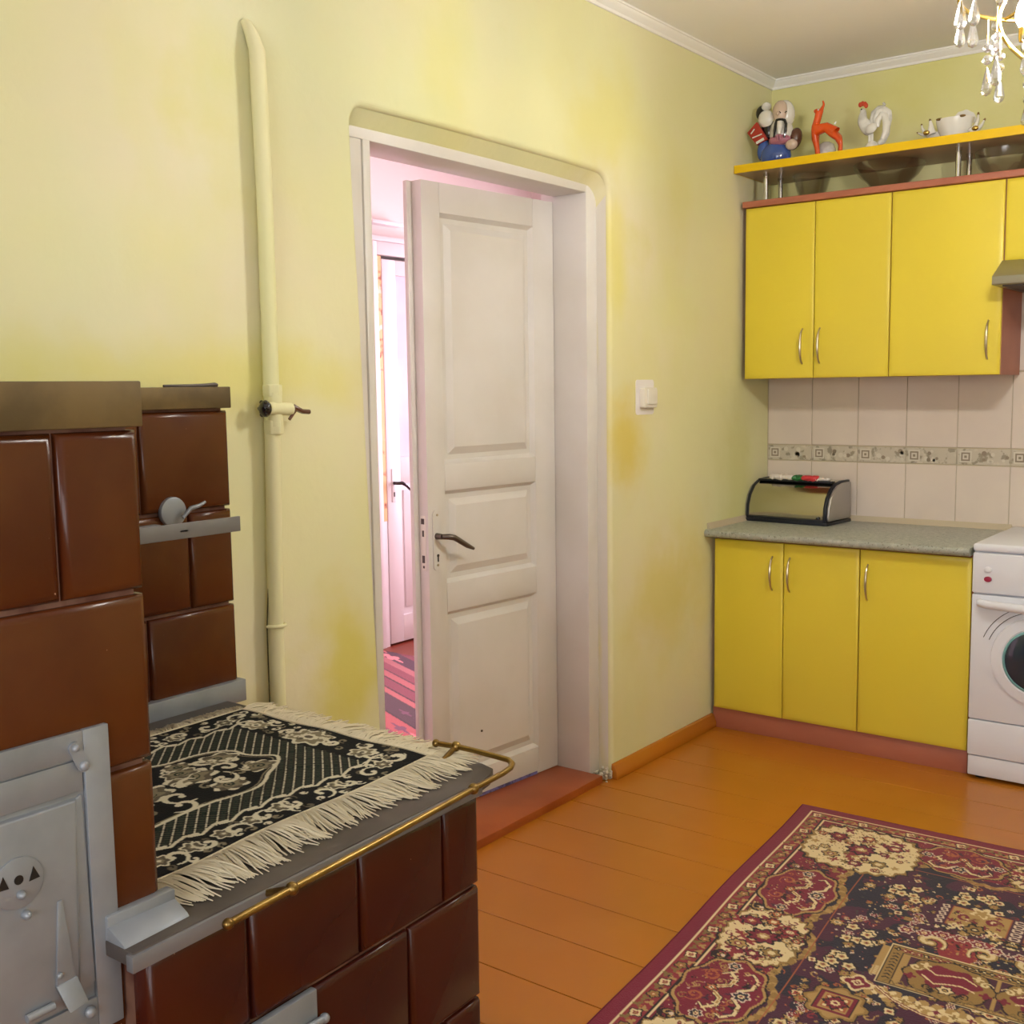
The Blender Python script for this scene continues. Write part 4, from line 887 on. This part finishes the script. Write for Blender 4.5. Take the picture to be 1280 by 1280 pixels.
# ---- oriental carpet
MAR, MAR2, NAV, AUB = rgb(122, 28, 54), rgb(140, 44, 56), rgb(40, 36, 54), rgb(74, 32, 58)
CRE, TAN, GOL, RUS, GRN, WHT = rgb(222, 202, 158), rgb(176, 142, 88), rgb(150, 118, 66), rgb(168, 92, 58), rgb(64, 70, 62), rgb(216, 196, 178)
DRK = rgb(34, 22, 30)
CW, CL = 1.50, 3.04
cv = Canvas(CW, CL, .0030, MAR)
rr = random.Random(11)
OLV = rgb(128, 104, 60)
def fleck(x0, y0, x1, y1, n, cols, r0=.002, r1=.0045):
    for _ in range(n): cv.lobe(rr.uniform(x0, x1), rr.uniform(y0, y1), rr.uniform(r0, r1), 0, 0, rr.choice(cols), rr.uniform(.7, 1.6), 1, 0, rr.uniform(0, 3))
def carpet_quarter():
    W2_, L2_ = CW/2, CL/2
    cv.rect(.15, .15, W2_, L2_, AUB)
    for _ in range(130): cv.lobe(rr.uniform(.25, W2_), rr.uniform(.25, L2_), rr.uniform(.03, .09), 5, .25, NAV if rr.random() < .65 else AUB, ph=rr.uniform(0, 6))
    cv.rect(.043, .043, W2_, .100, MAR2); cv.rect(.043, .043, .100, L2_, MAR2)
    cv.rect(.100, .100, W2_, .285, MAR); cv.rect(.100, .100, .285, L2_, MAR)
    # dense filling of the border ground
    for _ in range(900):
        if rr.random() < .68: x, y = rr.uniform(.108, .29), rr.uniform(.108, L2_)
        else: x, y = rr.uniform(.108, W2_), rr.uniform(.108, .29)
        q = rr.random()
        if q < .25: cv.scroll(x, y, rr.uniform(.010, .02), rr.uniform(0, 6), .9, .0035, rr.choice((DRK, TAN, GOL, RUS)), rr.choice((-1, 1)))
        elif q < .55: cv.lobe(x, y, rr.uniform(.004, .010), 3, .4, rr.choice((DRK, AUB, GOL, MAR2, NAV)), ph=rr.uniform(0, 6), sx=1.5, rot=rr.uniform(0, 3))
        elif q < .7: cv.flower(x, y, rr.uniform(.006, .010), rr.choice((TAN, RUS, MAR2)), CRE, DRK, DRK, 5)
        else: cv.lobe(x, y, rr.uniform(.0016, .003), 0, 0, rr.choice((WHT, TAN, RUS)))
    for d, wd, col in ((.043, .006, CRE), (.094, .007, DRK), (.100, .005, CRE)):
        cv.line([(W2_, d), (d, d), (d, L2_)], wd, col)
    n = 0
    for t in np.arange(.07, L2_, .030):
        for s_, t_ in ((.0695, t), (t, .0695)):
            if n % 10 < 2: cv.flower(s_, t_, .014, CRE, MAR2, TAN, DRK, 4, rot=.7)
            elif n % 10 in (4, 5): cv.flower(s_, t_, .013, GOL, RUS, CRE, DRK, 5, rot=.2)
            else:
                e = rr.uniform(-.006, .006)
                cv.lobe(s_-.009+e, t_-.005, .010, 3, .45, OLV, ph=rr.uniform(0, 6)); cv.lobe(s_+.010+e, t_+.006, .009, 3, .45, TAN, ph=rr.uniform(0, 6)); cv.lobe(s_+e, t_, .005, 4, .3, rr.choice((RUS, DRK, MAR)))
            n += 1
    for t in np.arange(.30, L2_+.1, .008):
        d = .290+.022*math.cos((t-.33)/.30*2*math.pi)+.010*abs(math.sin(t*60))
        for s_, t_ in ((d, t), (t, d)): cv.lobe(s_, t_, .010, 3, .2, GOL if int(t*90) % 3 else TAN, ph=t*80)
    cv.line([(.318, L2_), (.318, .318), (W2_, .318)], .004, RUS)
    def inside(s, t, a, b, lim=.78):
        while True:
            x, y = rr.uniform(-1, 1), rr.uniform(-1, 1)
            if x*x+y*y < lim: return s+x*a, t+y*b
    def ragged(s, t, a, b, col, n=26, dep=.06):
        P = []
        for k_ in range(n*2):
            th = math.pi*k_/n; g = 1+(dep if k_ % 2 else -dep)*rr.uniform(.3, 1.2)
            c_, s__ = math.cos(th), math.sin(th); e = 1/(abs(c_)**3+abs(s__)**3)**(1/3)
            P.append((s+a*g*c_*e, t+b*g*s__*e))
        cv.poly(P, col)
    def cream(s, t, a, b, k):
        ragged(s, t, a*1.09, b*1.09, DRK); ragged(s, t, a*1.05, b*1.05, GOL); ragged(s, t, a, b, CRE)
        for _ in range(70):
            x, y = inside(s, t, a, b, .95); q = rr.random()
            if q < .3: cv.lobe(x, y, rr.uniform(.006, .013), 4, .45, rr.choice((MAR, MAR2)), ph=rr.uniform(0, 6), sx=1.7, rot=rr.uniform(0, 3))
            elif q < .55: cv.lobe(x, y, rr.uniform(.006, .012), 5, .35, rr.choice((GOL, OLV, TAN)), ph=rr.uniform(0, 6))
            elif q < .8: cv.flower(x, y, rr.uniform(.008, .013), rr.choice((RUS, MAR, TAN)), CRE, DRK, DRK, 5, rot=rr.uniform(0, 3))
            elif q < .92: cv.scroll(x, y, rr.uniform(.01, .018), rr.uniform(0, 6), .8, .0035, rr.choice((MAR, DRK, GOL)), rr.choice((1, -1)))
            else: cv.lobe(x, y, .003, 0, 0, DRK)
        for dx, dy, r_, c1_, c2_ in ((0, 0, .030, MAR, TAN), (-.55, -.45, .021, MAR, RUS), (.45, .5, .018, GOL, CRE), (.55, -.4, .018, MAR2, CRE), (-.45, .5, .018, TAN, MAR), (0, -.62, .015, RUS, CRE), (.05, .7, .015, MAR, CRE)):
            cv.flower(s+dx*a, t+dy*b, r_, c1_, c2_, DRK, DRK, 8 if r_ > .025 else 6, sx=1.15)
            cv.lobe(s+dx*a, t+dy*b, r_*.3, 4, .3, CRE)
    def wine(s, t, a, b, ax):
        for g, col in ((1.12, DRK), (1.07, TAN), (1.0, MAR)): cv.lobe(s, t, 1, 9, .05, col, a*g, b*g, 1.0)
        for _ in range(40):
            x, y = inside(s, t, a, b, .8); q = rr.random()
            if q < .4: cv.lobe(x, y, rr.uniform(.004, .009), 3, .4, rr.choice((MAR2, AUB, RUS, DRK)), ph=rr.uniform(0, 6), sx=1.6, rot=rr.uniform(0, 3))
            elif q < .7: cv.scroll(x, y, rr.uniform(.009, .018), rr.uniform(0, 6), 1.0, .003, rr.choice((RUS, TAN, GOL)), rr.choice((1, -1)))
            else: cv.lobe(x, y, .0025, 0, 0, WHT)
        f = (lambda u, v: (s+u*a, t+v*b)) if ax == 0 else (lambda u, v: (s+v*a, t+u*b))
        for sg in (-1, 1):
            P = [f(-.15, sg*.08), f(.12, sg*.22), f(.16, sg*.46), f(-.08, sg*.62), f(-.24, sg*.52)]
            cv.line(P, [.016, .015, .011, .007], DRK); cv.line(P, [.012, .011, .008, .004], CRE); cv.line(P[:3], .005, TAN)
            for q in range(4): x, y = f(.10-.06*q, sg*(.3+.1*q)); cv.line([(x, y), f(.28-.08*q, sg*(.30+.13*q))], .005, CRE)
            P = [f(.40, sg*.12), f(.66, sg*.28), f(.70, sg*.56), f(.46, sg*.74), f(.30, sg*.68)]
            cv.line(P, [.013, .012, .010, .006], DRK); cv.line(P, [.009, .009, .007, .004], CRE)
            x, y = f(-.5, sg*.35); cv.scroll(x, y, .026, rr.uniform(0, 6), 1.2, .005, RUS, sg)
            x, y = f(-.1, sg*.84); cv.flower(x, y, .013, NAV, CRE, MAR, WHT, 6)
        x, y = f(.55, 0); cv.flower(x, y, .017, NAV, CRE, MAR, WHT, 6); x, y = f(-.25, 0); cv.flower(x, y, .013, RUS, CRE, DRK, DRK, 5)
    for kk in range(4):
        q = .63+.30*kk
        if kk < 3:
            s_ = .545+.255*kk
            (wine(s_, .195, .118, .094, 1) if kk % 2 == 0 else cream(s_, .195, .118, .094, kk))
        (wine(.195, q, .094, .140, 0) if kk % 2 == 0 else cream(.195, q, .098, .142, kk))
        for sg in (-1, 1):
            cv.scroll(.130, q+sg*.15, .026, rr.uniform(0, 6), 1.2, .007, DRK, sg); cv.scroll(.130, q+sg*.15, .018, rr.uniform(0, 6), .9, .0035, TAN, -sg); cv.lobe(.14, q+sg*.15, .006, 0, 0, WHT)
    cream(.265, .265, .160, .150, 0)
    # field
    def blossom(x, y, r):
        q = rr.random()
        if q < .3: cv.flower(x, y, r, CRE, RUS, DRK, DRK, 4, rot=rr.uniform(0, 3))
        elif q < .55: cv.flower(x, y, r, GOL, TAN, MAR, DRK, 6)
        elif q < .75: cv.flower(x, y, r, MAR, WHT, NAV, WHT, 6)
        elif q < .88: cv.lobe(x, y, r*.6, 4, .3, TAN if rr.random() < .5 else RUS)
        else: cv.flower(x, y, r*1.25, TAN, CRE, GRN, DRK, 8)
    for _ in range(330): blossom(rr.uniform(.335, W2_+.02), rr.uniform(.335, L2_), rr.uniform(.005, .014))
    for _ in range(120): cv.scroll(rr.uniform(.335, W2_), rr.uniform(.335, L2_), rr.uniform(.008, .016), rr.uniform(0, 6), .8, .0032, rr.choice((RUS, TAN, MAR2)), rr.choice((1, -1)))
    fleck(.33, .33, W2_, L2_, 700, (TAN, RUS, WHT, MAR2, CRE, GRN), .0014, .0034)
    for x, y in ((.41, .78), (.40, .95), (.62, .42), (.45, .48), (.40, 1.30), (.55, 1.32)):
        for kk in range(7): cv.flower(x+rr.uniform(-.04, .04), y+rr.uniform(-.04, .04), .015, CRE, TAN, MAR, DRK, 5)
    def panel(s0, t0, s1, t1):
        cv.rect(s0-.016, t0+.02, s0, t1-.03, TAN); cv.rect(s1, t0+.02, s1+.016, t1-.03, TAN)
        for kk in range(8): cv.line([(s0-.018, t1-.03-kk*.006), (s0, t1-.034-kk*.006)], .002, CRE); cv.line([(s1, t1-.03-kk*.006), (s1+.018, t1-.034-kk*.006)], .002, CRE)
        for g, col in ((0, CRE), (.004, DRK), (.008, GOL)): cv.rect(s0+g, t0+g, s1-g, t1-g, col)
        n = int((s1-s0)/.018)
        for kk in range(n):
            x = s0+.02+kk*(s1-s0-.04)/max(1, n-1); cv.lobe(x, t0+.022, .008, 4, .4, rr.choice((MAR, DRK)), ph=kk); cv.lobe(x, t0+.022, .003, 0, 0, CRE)
        for kk in range(int((t1-t0-.05)/.016)):
            y = t0+.045+kk*.016
            for x in (s0+.021, s1-.021): cv.line([(x-.008, y+.006), (x, y), (x+.008, y+.006)], .004, DRK)
        cv.rect(s0+.034, t0+.034, s1-.034, t1-.01, DRK); cv.rect(s0+.038, t0+.038, s1-.038, t1-.01, TAN)
        cv.rect(s0+.056, t0+.044, s0+.088, t1-.02, AUB); cv.rect(s1-.088, t0+.044, s1-.056, t1-.02, AUB)
        for kk in range(int((t1-t0-.07)/.008)):
            y = t0+.05+kk*.008; cv.lobe(s0+.091, y, .0028, 0, 0, WHT); cv.lobe(s1-.091, y, .0028, 0, 0, WHT)
        cx, cy = (s0+s1)/2, (t0+t1)/2+.01
        cv.lobe(cx, cy, 1, 8, .05, DRK, (s1-s0)*.335, (t1-t0)*.44); cv.lobe(cx, cy, 1, 8, .05, GOL, (s1-s0)*.32, (t1-t0)*.42); cv.lobe(cx, cy-.008, 1, 6, .12, MAR, (s1-s0)*.22, (t1-t0)*.27)
        for sg in (-1, 1):
            cv.line([(cx-.06, cy-.02+sg*.02), (cx-.03, cy+.006+sg*.022), (cx, cy-.008+sg*.022), (cx+.03, cy-.016+sg*.022), (cx+.06, cy+sg*.018)], .005, CRE)
            cv.scroll(cx+sg*.08, cy-.03, .016, 0, 1, .005, CRE, sg); cv.lobe(cx+sg*.085, cy+.02, .012, 4, .3, MAR); cv.scroll(cx+sg*.04, cy+.05, .014, 1, 1, .004, DRK, sg)
            cv.lobe(cx+sg*.06, cy-.05, .010, 4, .4, CRE); cv.lobe(cx+sg*.03, cy+.062, .009, 4, .4, DRK)
        cv.flower(cx, cy+.045, .016, CRE, DRK, TAN, DRK, 6)
        for kk in range(int((s1-s0)/.026)):
            x = s0+.02+kk*.026; cv.line([(x, t1-.012), (x+.013, t1-.034), (x+.026, t1-.012)], .004, OLV)
    def wing(s, t, flip):
        cv.scroll(s, t, .040, 1.2 if flip > 0 else 1.9, .9, .020, DRK, flip); cv.scroll(s, t, .040, 1.2 if flip > 0 else 1.9, .9, .016, TAN, flip); cv.scroll(s, t, .040, 1.2 if flip > 0 else 1.9, .9, .009, CRE, flip)
    cv.lobe(.64, .71, .075, 3, .2, MAR2, ph=1.57); fleck(.59, .68, .70, .76, 40, (TAN, DRK, RUS)); wing(.57, .72, 1); wing(.70, .72, -1)
    panel(.49, .78, .80, .990)
    for kk in range(10): x = .46+kk*.037; y = 1.012+.035*math.sin((x-.46)/.37*math.pi); cv.lobe(x, y, .026, 3, .35, TAN, ph=kk); cv.lobe(x, y, .018, 4, .45, CRE, ph=kk*2); cv.lobe(x, y, .008, 4, .4, rr.choice((MAR, GOL)))
    cv.line([(.46, 1.0), (.50, 1.01), (.55, 1.05), (.62, 1.075), (.70, 1.078), (.76, 1.07)], .010, MAR); cv.line([(.46, 1.0), (.50, 1.01), (.55, 1.05), (.62, 1.075), (.70, 1.078), (.76, 1.07)], .004, CRE)
    cv.lobe(.46, 1.02, .034, 4, .2, CRE); cv.lobe(.46, 1.02, .026, 4, .2, MAR); cv.flower(.46, 1.02, .013, CRE, MAR, CRE, None, 4)
    for g, col in ((1.28, DRK), (1.22, GOL), (1.08, TAN)): cv.lobe(.44, 1.135, .056*g, 8, .10, col)
    for g, col in ((.044, DRK), (.042, MAR), (.034, TAN), (.028, RUS)): cv.rect(.44-g, 1.135-g, .44+g, 1.135+g, col)
    cv.flower(.44, 1.135, .022, MAR, CRE, MAR, DRK, 8)
    for k4 in range(4): cv.lobe(.44+.02*(1 if k4 % 2 else -1), 1.135+.02*(1 if k4 < 2 else -1), .005, 0, 0, CRE)
    cx, cy = .655, .545
    cv.rect(cx-.108, cy-.065, cx+.108, cy+.063, AUB); cv.rect(cx-.075, cy-.06, cx+.075, cy+.055, RUS); cv.rect(cx-.071, cy-.056, cx+.071, cy+.051, TAN)
    for _ in range(26): cv.lobe(cx+rr.uniform(-.066, .066), cy+rr.uniform(-.05, .045), rr.uniform(.004, .009), 4, .4, rr.choice((MAR, GOL, CRE, DRK)), ph=rr.uniform(0, 6))
    for sg in (-1, 1):
        for kk in range(5): cv.flower(cx+sg*.091, cy-.05+kk*.024, .0105, WHT, AUB, AUB, None, 4, rot=.78)
        cv.scroll(cx+sg*.035, cy-.01, .024, 0, 1, .007, MAR, sg)
        for kk in range(20): cv.lobe(cx+sg*(.045+.08*rr.random()), cy+.065+.045*rr.random(), .0045, 0, 0, CRE if kk % 2 else DRK)
    for kk in range(7): cv.lobe(cx-.05+kk*.0167, cy+.052, .013, 4, .3, CRE); cv.lobe(cx-.05+kk*.0167, cy+.052, .005, 4, .3, MAR)
    cv.flower(cx, cy+.05, .022, GOL, DRK, CRE, DRK, 6); cv.lobe(cx, cy-.055, .026, 5, .3, CRE); cv.lobe(cx, cy-.05, .016, 5, .3, TAN)
    for kk in range(8): cv.flower(cx-.15+kk*.043, cy+.13+.014*math.cos(kk*1.05), .015, MAR, CRE, RUS, WHT, 6)
    panel(.49, 1.24, .80, 1.44)
    fleck(.105, .105, .29, L2_, 900, (DRK, MAR, TAN, MAR2), .0012, .0026); fleck(.105, .105, W2_, .29, 450, (DRK, MAR, TAN, MAR2), .0012, .0026)
carpet_quarter()
h, w_ = (cv.ny+1)//2, (cv.nx+1)//2
cv.a[:, cv.nx-w_:] = cv.a[:, :w_][:, ::-1]; cv.a[cv.ny-h:] = cv.a[:h][::-1]
cv.a = np.concatenate([cv.a[:int(1.50/cv.res)], cv.a[-int(.44/cv.res):]]); cv.ny = cv.a.shape[0]; CL = 1.94; cv.ys = np.linspace(0, CL, cv.ny)
K0, Ks, Kt = np.array([.672, -1.181, 0]), np.array([.9996, .026, 0]), np.array([.088, -.996, 0])
cp = thing('oriental_carpet', tuple(K0+Ks*CW/2+Kt*CL/2), 'patterned oriental carpet in wine red, navy and cream on the floor', 'carpet')
def cfn(s, t):
    P = K0[None]+np.outer(s, Ks)+np.outer(t, Kt); P[:, :2] += .003*np.sin(t*7)[:, None]
    P[:, 2] = .0085; return P
cv.mesh(cfn, 'carpet', 'pile', cp)
E_ = [cfn(np.array([a]), np.array([b]))[0] for a, b in ((0, 0), (CW, 0), (CW, CL), (0, CL))]
mb = MB()
def side(s0, t0, s1, t1, n=40):
    ss = np.linspace(s0, s1, n); tt = np.linspace(t0, t1, n); P = cfn(ss, tt)
    mb.tube([Vector(p)+Vector((0, 0, -.0040)) for p in P], .0045, 8)
side(0, 0, CW, 0); side(CW, 0, CW, CL); side(CW, CL, 0, CL); side(0, CL, 0, 0)
mb.build('bound_edge', 'carpet_edge', cp)

# ---- black fringed mat on the hotplate
MW, ML = .520, .635       # along x (back to front), along y (left to right)
mz = ZC+.0085
mv = Canvas(MW, ML, .0016, rgb(20, 20, 22))
BLK, DGR, MCR, MTN, MGY = rgb(20, 20, 22), rgb(30, 42, 36), rgb(206, 198, 174), rgb(128, 118, 96), rgb(92, 84, 70)
rr = random.Random(5)
mv.rect(.012, 0, MW-.012, ML, BLK)
# lattice ring: cream dashes across, dark green cells
for c_ in np.arange(.02, 1.12, .0225):
    for t_ in np.arange(-.62, .62, .0115):
        x_, y_ = (c_+t_)/2, (c_-t_)/2
        if not (.07 < x_ < .46 and -.02 < y_ < .57): continue
        jx = .0009*math.sin(t_*900)
        mv.line([(x_+jx, y_-jx), (x_+.0040, y_-.0040)], .0022, MCR)
        xm, ym = x_+.0056, y_+.0056
        mv.lobe(xm, ym, .0045, 0, 0, DGR, 1.0, .8, 0, .78)
        mv.line([(xm-.0045+.003, ym-.0045-.003), (xm+.0045+.003, ym+.0045-.003)], .0011, MGY)
# black centre with scrolled edge
Pc = []
for t in np.linspace(0, math.pi, 40): Pc.append((.262-.118*math.cos(t)*(1+.06*math.cos(9*t)), .24+.225*math.sin(t)**.8*(1+.06*math.cos(7*t))))
mv.poly([(.144, 0)]+[(a, b) for a, b in Pc]+[(.38, 0)], BLK)
mv.line([(.146, 0)]+Pc+[(.378, 0)], .007, MCR)
mv.line([(.151, 0)]+[(.262+(a-.262)*.95, .24+(b-.24)*.95) for a, b in Pc]+[(.373, 0)], .003, MTN)
def rose(x, y, r, sx=1.3):
    mv.lobe(x, y, r*1.15, 6, .14, MCR, 1, sx, rr.uniform(0, 6)); mv.lobe(x, y, r, 6, .14, MGY, 1, sx, rr.uniform(0, 6))
    mv.lobe(x, y, r*.72, 5, .2, MTN, 1, sx, rr.uniform(0, 6)); mv.scroll(x, y, r*.55, rr.uniform(0, 6), 1.3, .003, DGR)
for a in ((.215, .40, .026), (.30, .42, .022), (.255, .31, .030), (.235, .10, .040), (.26, .215, .030), (.295, .055, .030), (.175, .06, .026), (.225, .31, .022), (.33, .33, .022), (.285, .165, .024), (.19, .33, .018), (.21, .0, .03)): rose(*a)
for x, y, r, a0, tn, fl in ((.185, .19, .030, 0, .8, 1), (.185, .26, .028, 2, .8, -1), (.31, .24, .034, 1, .9, 1), (.345, .22, .03, 4, .8, -1), (.30, .34, .03, 3, .9, 1), (.345, .13, .03, 2, .8, -1), (.26, .38, .026, 5, .9, 1), (.225, .16, .022, 4, .7, 1), (.33, .06, .024, 1, .8, 1), (.27, .29, .02, 0, .7, -1), (.205, .37, .02, 2, .7, 1)): mv.scroll(x, y, r, a0, tn, .007, MCR, fl)
# scrolled spandrels: the front right and rear right corners and along both long sides
def spandrel(x, y, s):
    for dx, dy, r, a0, fl in ((.03, .04, .026, 0, 1), (.075, .05, .028, 2, -1), (.045, .095, .022, 4, 1), (.12, .02, .02, 1, 1), (.02, .10, .018, 3, -1)):
        mv.scroll(x+s*dx, y-dy, r, a0 if s > 0 else math.pi-a0, .85, .007, MCR, fl*s)
    mv.flower(x+s*.10, y-.055, .02, MTN, MCR, MGY, MCR, 6); mv.flower(x+s*.035, y-.13, .014, MGY, MCR, MTN, MCR, 6); mv.lobe(x+s*.06, y-.015, .012, 3, .4, MTN)
mv.rect(0, .55, MW, ML, BLK)
for xx in np.arange(.06, .47, .021): mv.lobe(xx, .551, .013, 0, 0, BLK)
spandrel(.015, ML-.005, 1); spandrel(MW-.015, ML-.005, -1)
mv.flower(MW/2, ML-.055, .028, MTN, MCR, MGY, MCR, 8, sx=1.5); mv.scroll(MW/2-.06, ML-.05, .022, 0, .9, .006, MCR); mv.scroll(MW/2+.06, ML-.05, .022, 2, .9, .006, MCR, -1)
mv.rect(0, 0, .082, .55, BLK); mv.rect(.447, 0, MW, .55, BLK)
for _ in range(34):
    q_ = rr.uniform(.01, .43); x_ = rr.uniform(.16, .365)
    if ((x_-.262)/.11)**2+max(0, (q_-.24)/.2)**2 < .85: mv.scroll(x_, q_, rr.uniform(.008, .016), rr.uniform(0, 6), .8, .004, rr.choice((MCR, MCR, MTN)), rr.choice((1, -1)))
for y in np.arange(.015, .54, .03):
    for x in (.02, .062, .468, .505): mv.scroll(x+rr.uniform(-.006, .006), y+rr.uniform(-.01, .01), rr.uniform(.007, .013), rr.uniform(0, 6), .8, .0038, rr.choice((MCR, MTN, MGY)), rr.choice((1, -1)))
for _ in range(40): mv.scroll(rr.uniform(.02, MW-.02), rr.uniform(.56, ML-.01), rr.uniform(.007, .013), rr.uniform(0, 6), .8, .0038, rr.choice((MCR, MTN, MGY)), rr.choice((1, -1)))
for y in np.arange(.03, .53, .06):
    for x, s in ((.045, 1), (.485, -1)):
        mv.scroll(x, y, .024, rr.uniform(0, 6), .85, .006, MCR, s)
        if int(y*100) % 2: mv.flower(x+s*.006, y+.038, .014, MGY, MTN, MCR, MCR, 6)
    for x in (.083, .446): mv.line([(x, y), (x+.008, y+.018), (x, y+.036), (x-.006, y+.055), (x, y+.075)], .006, MCR)
M0 = np.array([.276, -3.828, mz])
mt = thing('fringed_mat', (.54, -3.51, ZC), 'black velvet mat with cream scrolls and long cream fringe on the hotplate', 'mat')
def mfn(s, t):
    # back-left corner at M0; front edge runs slightly askew like the hotplate
    x = M0[0]+s*(1+.0*t); y = M0[1]+t
    x = x+(s/MW)*(.035*(1-t/ML)) + .004*np.sin(t*17)*(s/MW); P = np.stack([x, y, np.full_like(x, mz)], 1)
    P[:, 2] += .0016*np.sin(s*31)*np.sin(t*23)-.004*(np.clip(1-np.minimum(np.minimum(s, MW-s), np.minimum(t, ML-t))/.006, 0, 1)); return P
mv.mesh(mfn, 'matpile', 'velvet_pile', mt)
q = [Vector(mfn(np.array([a]), np.array([b]))[0]) for a, b in ((.003, .0), (MW-.003, .0), (MW-.003, ML-.003), (.003, ML-.003))]
MB().hexa([Vector((p.x, p.y, ZC)) for p in q]+[Vector((p.x, p.y, mz-.003)) for p in q]).build('backing', 'matback', mt)
fr_ = MB(); rr = random.Random(8)
def fringe(s0, t0, s1, t1, out, n, ln):
    ph = [rr.uniform(0, 6) for _ in range(4)]
    for k_ in range(n):
        t = k_/(n-1); b = Vector(mfn(np.array([s0+(s1-s0)*t]), np.array([t0+(t1-t0)*t]))[0])
        cl = .35*math.sin(t*47+ph[0])+.3*math.sin(t*21+ph[1])+.25*math.sin(t*9+ph[2])+rr.uniform(-.14, .14)
        d = Vector(out); sd = Vector((-d.y, d.x, 0)); d = (d+sd*cl*.6).normalized()
        L_ = ln*rr.uniform(.72, 1.08)*(1-.12*abs(cl)); wv = rr.uniform(-.006, .006)
        P = [b+Vector((0, 0, .001))-Vector(out)*.003]
        hh = rr.uniform(.002, .010)
        for j in range(1, 6):
            u = j/5; P.append(Vector((b.x, b.y, 0))+d*(L_*u)+sd*wv*math.sin(u*3.1)*1.0+Vector((0, 0, ZC+.002+hh*math.sin(min(1, u*1.2)*math.pi)*.8+(mz-ZC-.002)*max(0, 1-u*2.2))))
        fr_.tube(P, [.0017, .0017, .0016, .0016, .0014, .0009], 4)
fringe(MW, .0, MW, ML, (1, 0, 0), 430, .098)
fringe(.0, ML, MW, ML, (0, 1, 0), 400, .078)
fringe(0, .0, 0, ML, (-1, 0, 0), 260, .05)
for k_ in range(60):   # the corner tuft
    a = k_/59*math.pi/2; b = Vector(mfn(np.array([MW]), np.array([ML]))[0]); d = Vector((math.cos(a), math.sin(a), 0)); L_ = .085*rr.uniform(.8, 1.1)
    fr_.tube([b+d*(L_*u)+Vector((0, 0, -.007*u+.004*math.sin(u*3)+rr.uniform(0, .002))) for u in (0, .25, .5, .75, 1)], [.0017, .0016, .0016, .0014, .0009], 4)
tag(fr_.build('fringe', 'fringe', mt), kind='stuff')
# braided edge between pile and fringe
be = MB()
for s0, t0, s1, t1 in ((MW, 0, MW, ML), (MW, ML, 0, ML), (0, ML, 0, 0)):
    P = mfn(np.linspace(s0, s1, 60), np.linspace(t0, t1, 60)); be.tube([Vector(p)+Vector((0, 0, .001)) for p in P], .0032, 6)
be.build('braided_edge', 'fringe', mt)

# ---- striped runner in the hall
SC = rgb
RW, RL_ = 1.55, 2.0
hr = Canvas(RW, RL_, .006, rgb(172, 74, 92))
rr = random.Random(3)
seq = [(.05, (176, 78, 98)), (.012, (236, 196, 200)), (.03, (168, 70, 90)), (.012, (232, 190, 196)), (.05, (172, 74, 96)), (.10, (104, 58, 84)), (.05, (226, 130, 138)), (.06, (176, 76, 98)), (.012, (120, 60, 78)), (.05, (228, 118, 124)), (.012, (90, 44, 58)), (.07, (170, 72, 94)), (.012, (90, 44, 58)), (.04, (232, 122, 124)), (.13, (98, 56, 70)), (.012, (70, 36, 46)), (.10, (228, 104, 108))]
a_ = -.9; k_ = 0; ca, sa = .92, .39
while a_ < 2.4:
    wd, cc = seq[k_ % len(seq)]; wd *= .9; k_ += 1; m_ = a_+wd/2
    p_ = (-sa*m_, ca*m_); hr.line([(p_[0]-ca*3, p_[1]-sa*3), (p_[0]+ca*3, p_[1]+sa*3)], wd+.006, rgb(*[c*.80 for c in cc])); 
    if wd > .09:
        for _ in range(14):
            u_ = rr.uniform(-2, 2); hr.lobe(p_[0]+ca*u_+rr.uniform(-.02, .02), p_[1]+sa*u_+rr.uniform(-.03, .03), rr.uniform(.02, .045), 4, .4, rgb(*rr.choice([(226, 118, 126), (232, 140, 148), (120, 66, 92)])), 2.2, .5, 0, .4)
    a_ += wd
ru = thing('hall_runner', (-1.3, -1.2, 0), 'pink and red striped woven runner on the hall floor', 'rug')
def hfn(s, t): return np.stack([-2.08+s, -.34-t, np.full_like(s, .007)], 1)
hr.mesh(hfn, 'carpet', 'weave', ru)
q = [Vector(hfn(np.array([a]), np.array([b]))[0]) for a, b in ((0, 0), (0, RL_), (RW, RL_), (RW, 0))]
MB().hexa([Vector((p.x, p.y, 0)) for p in q]+[Vector((p.x, p.y, .0065)) for p in q]).build('backing', 'matback', ru)
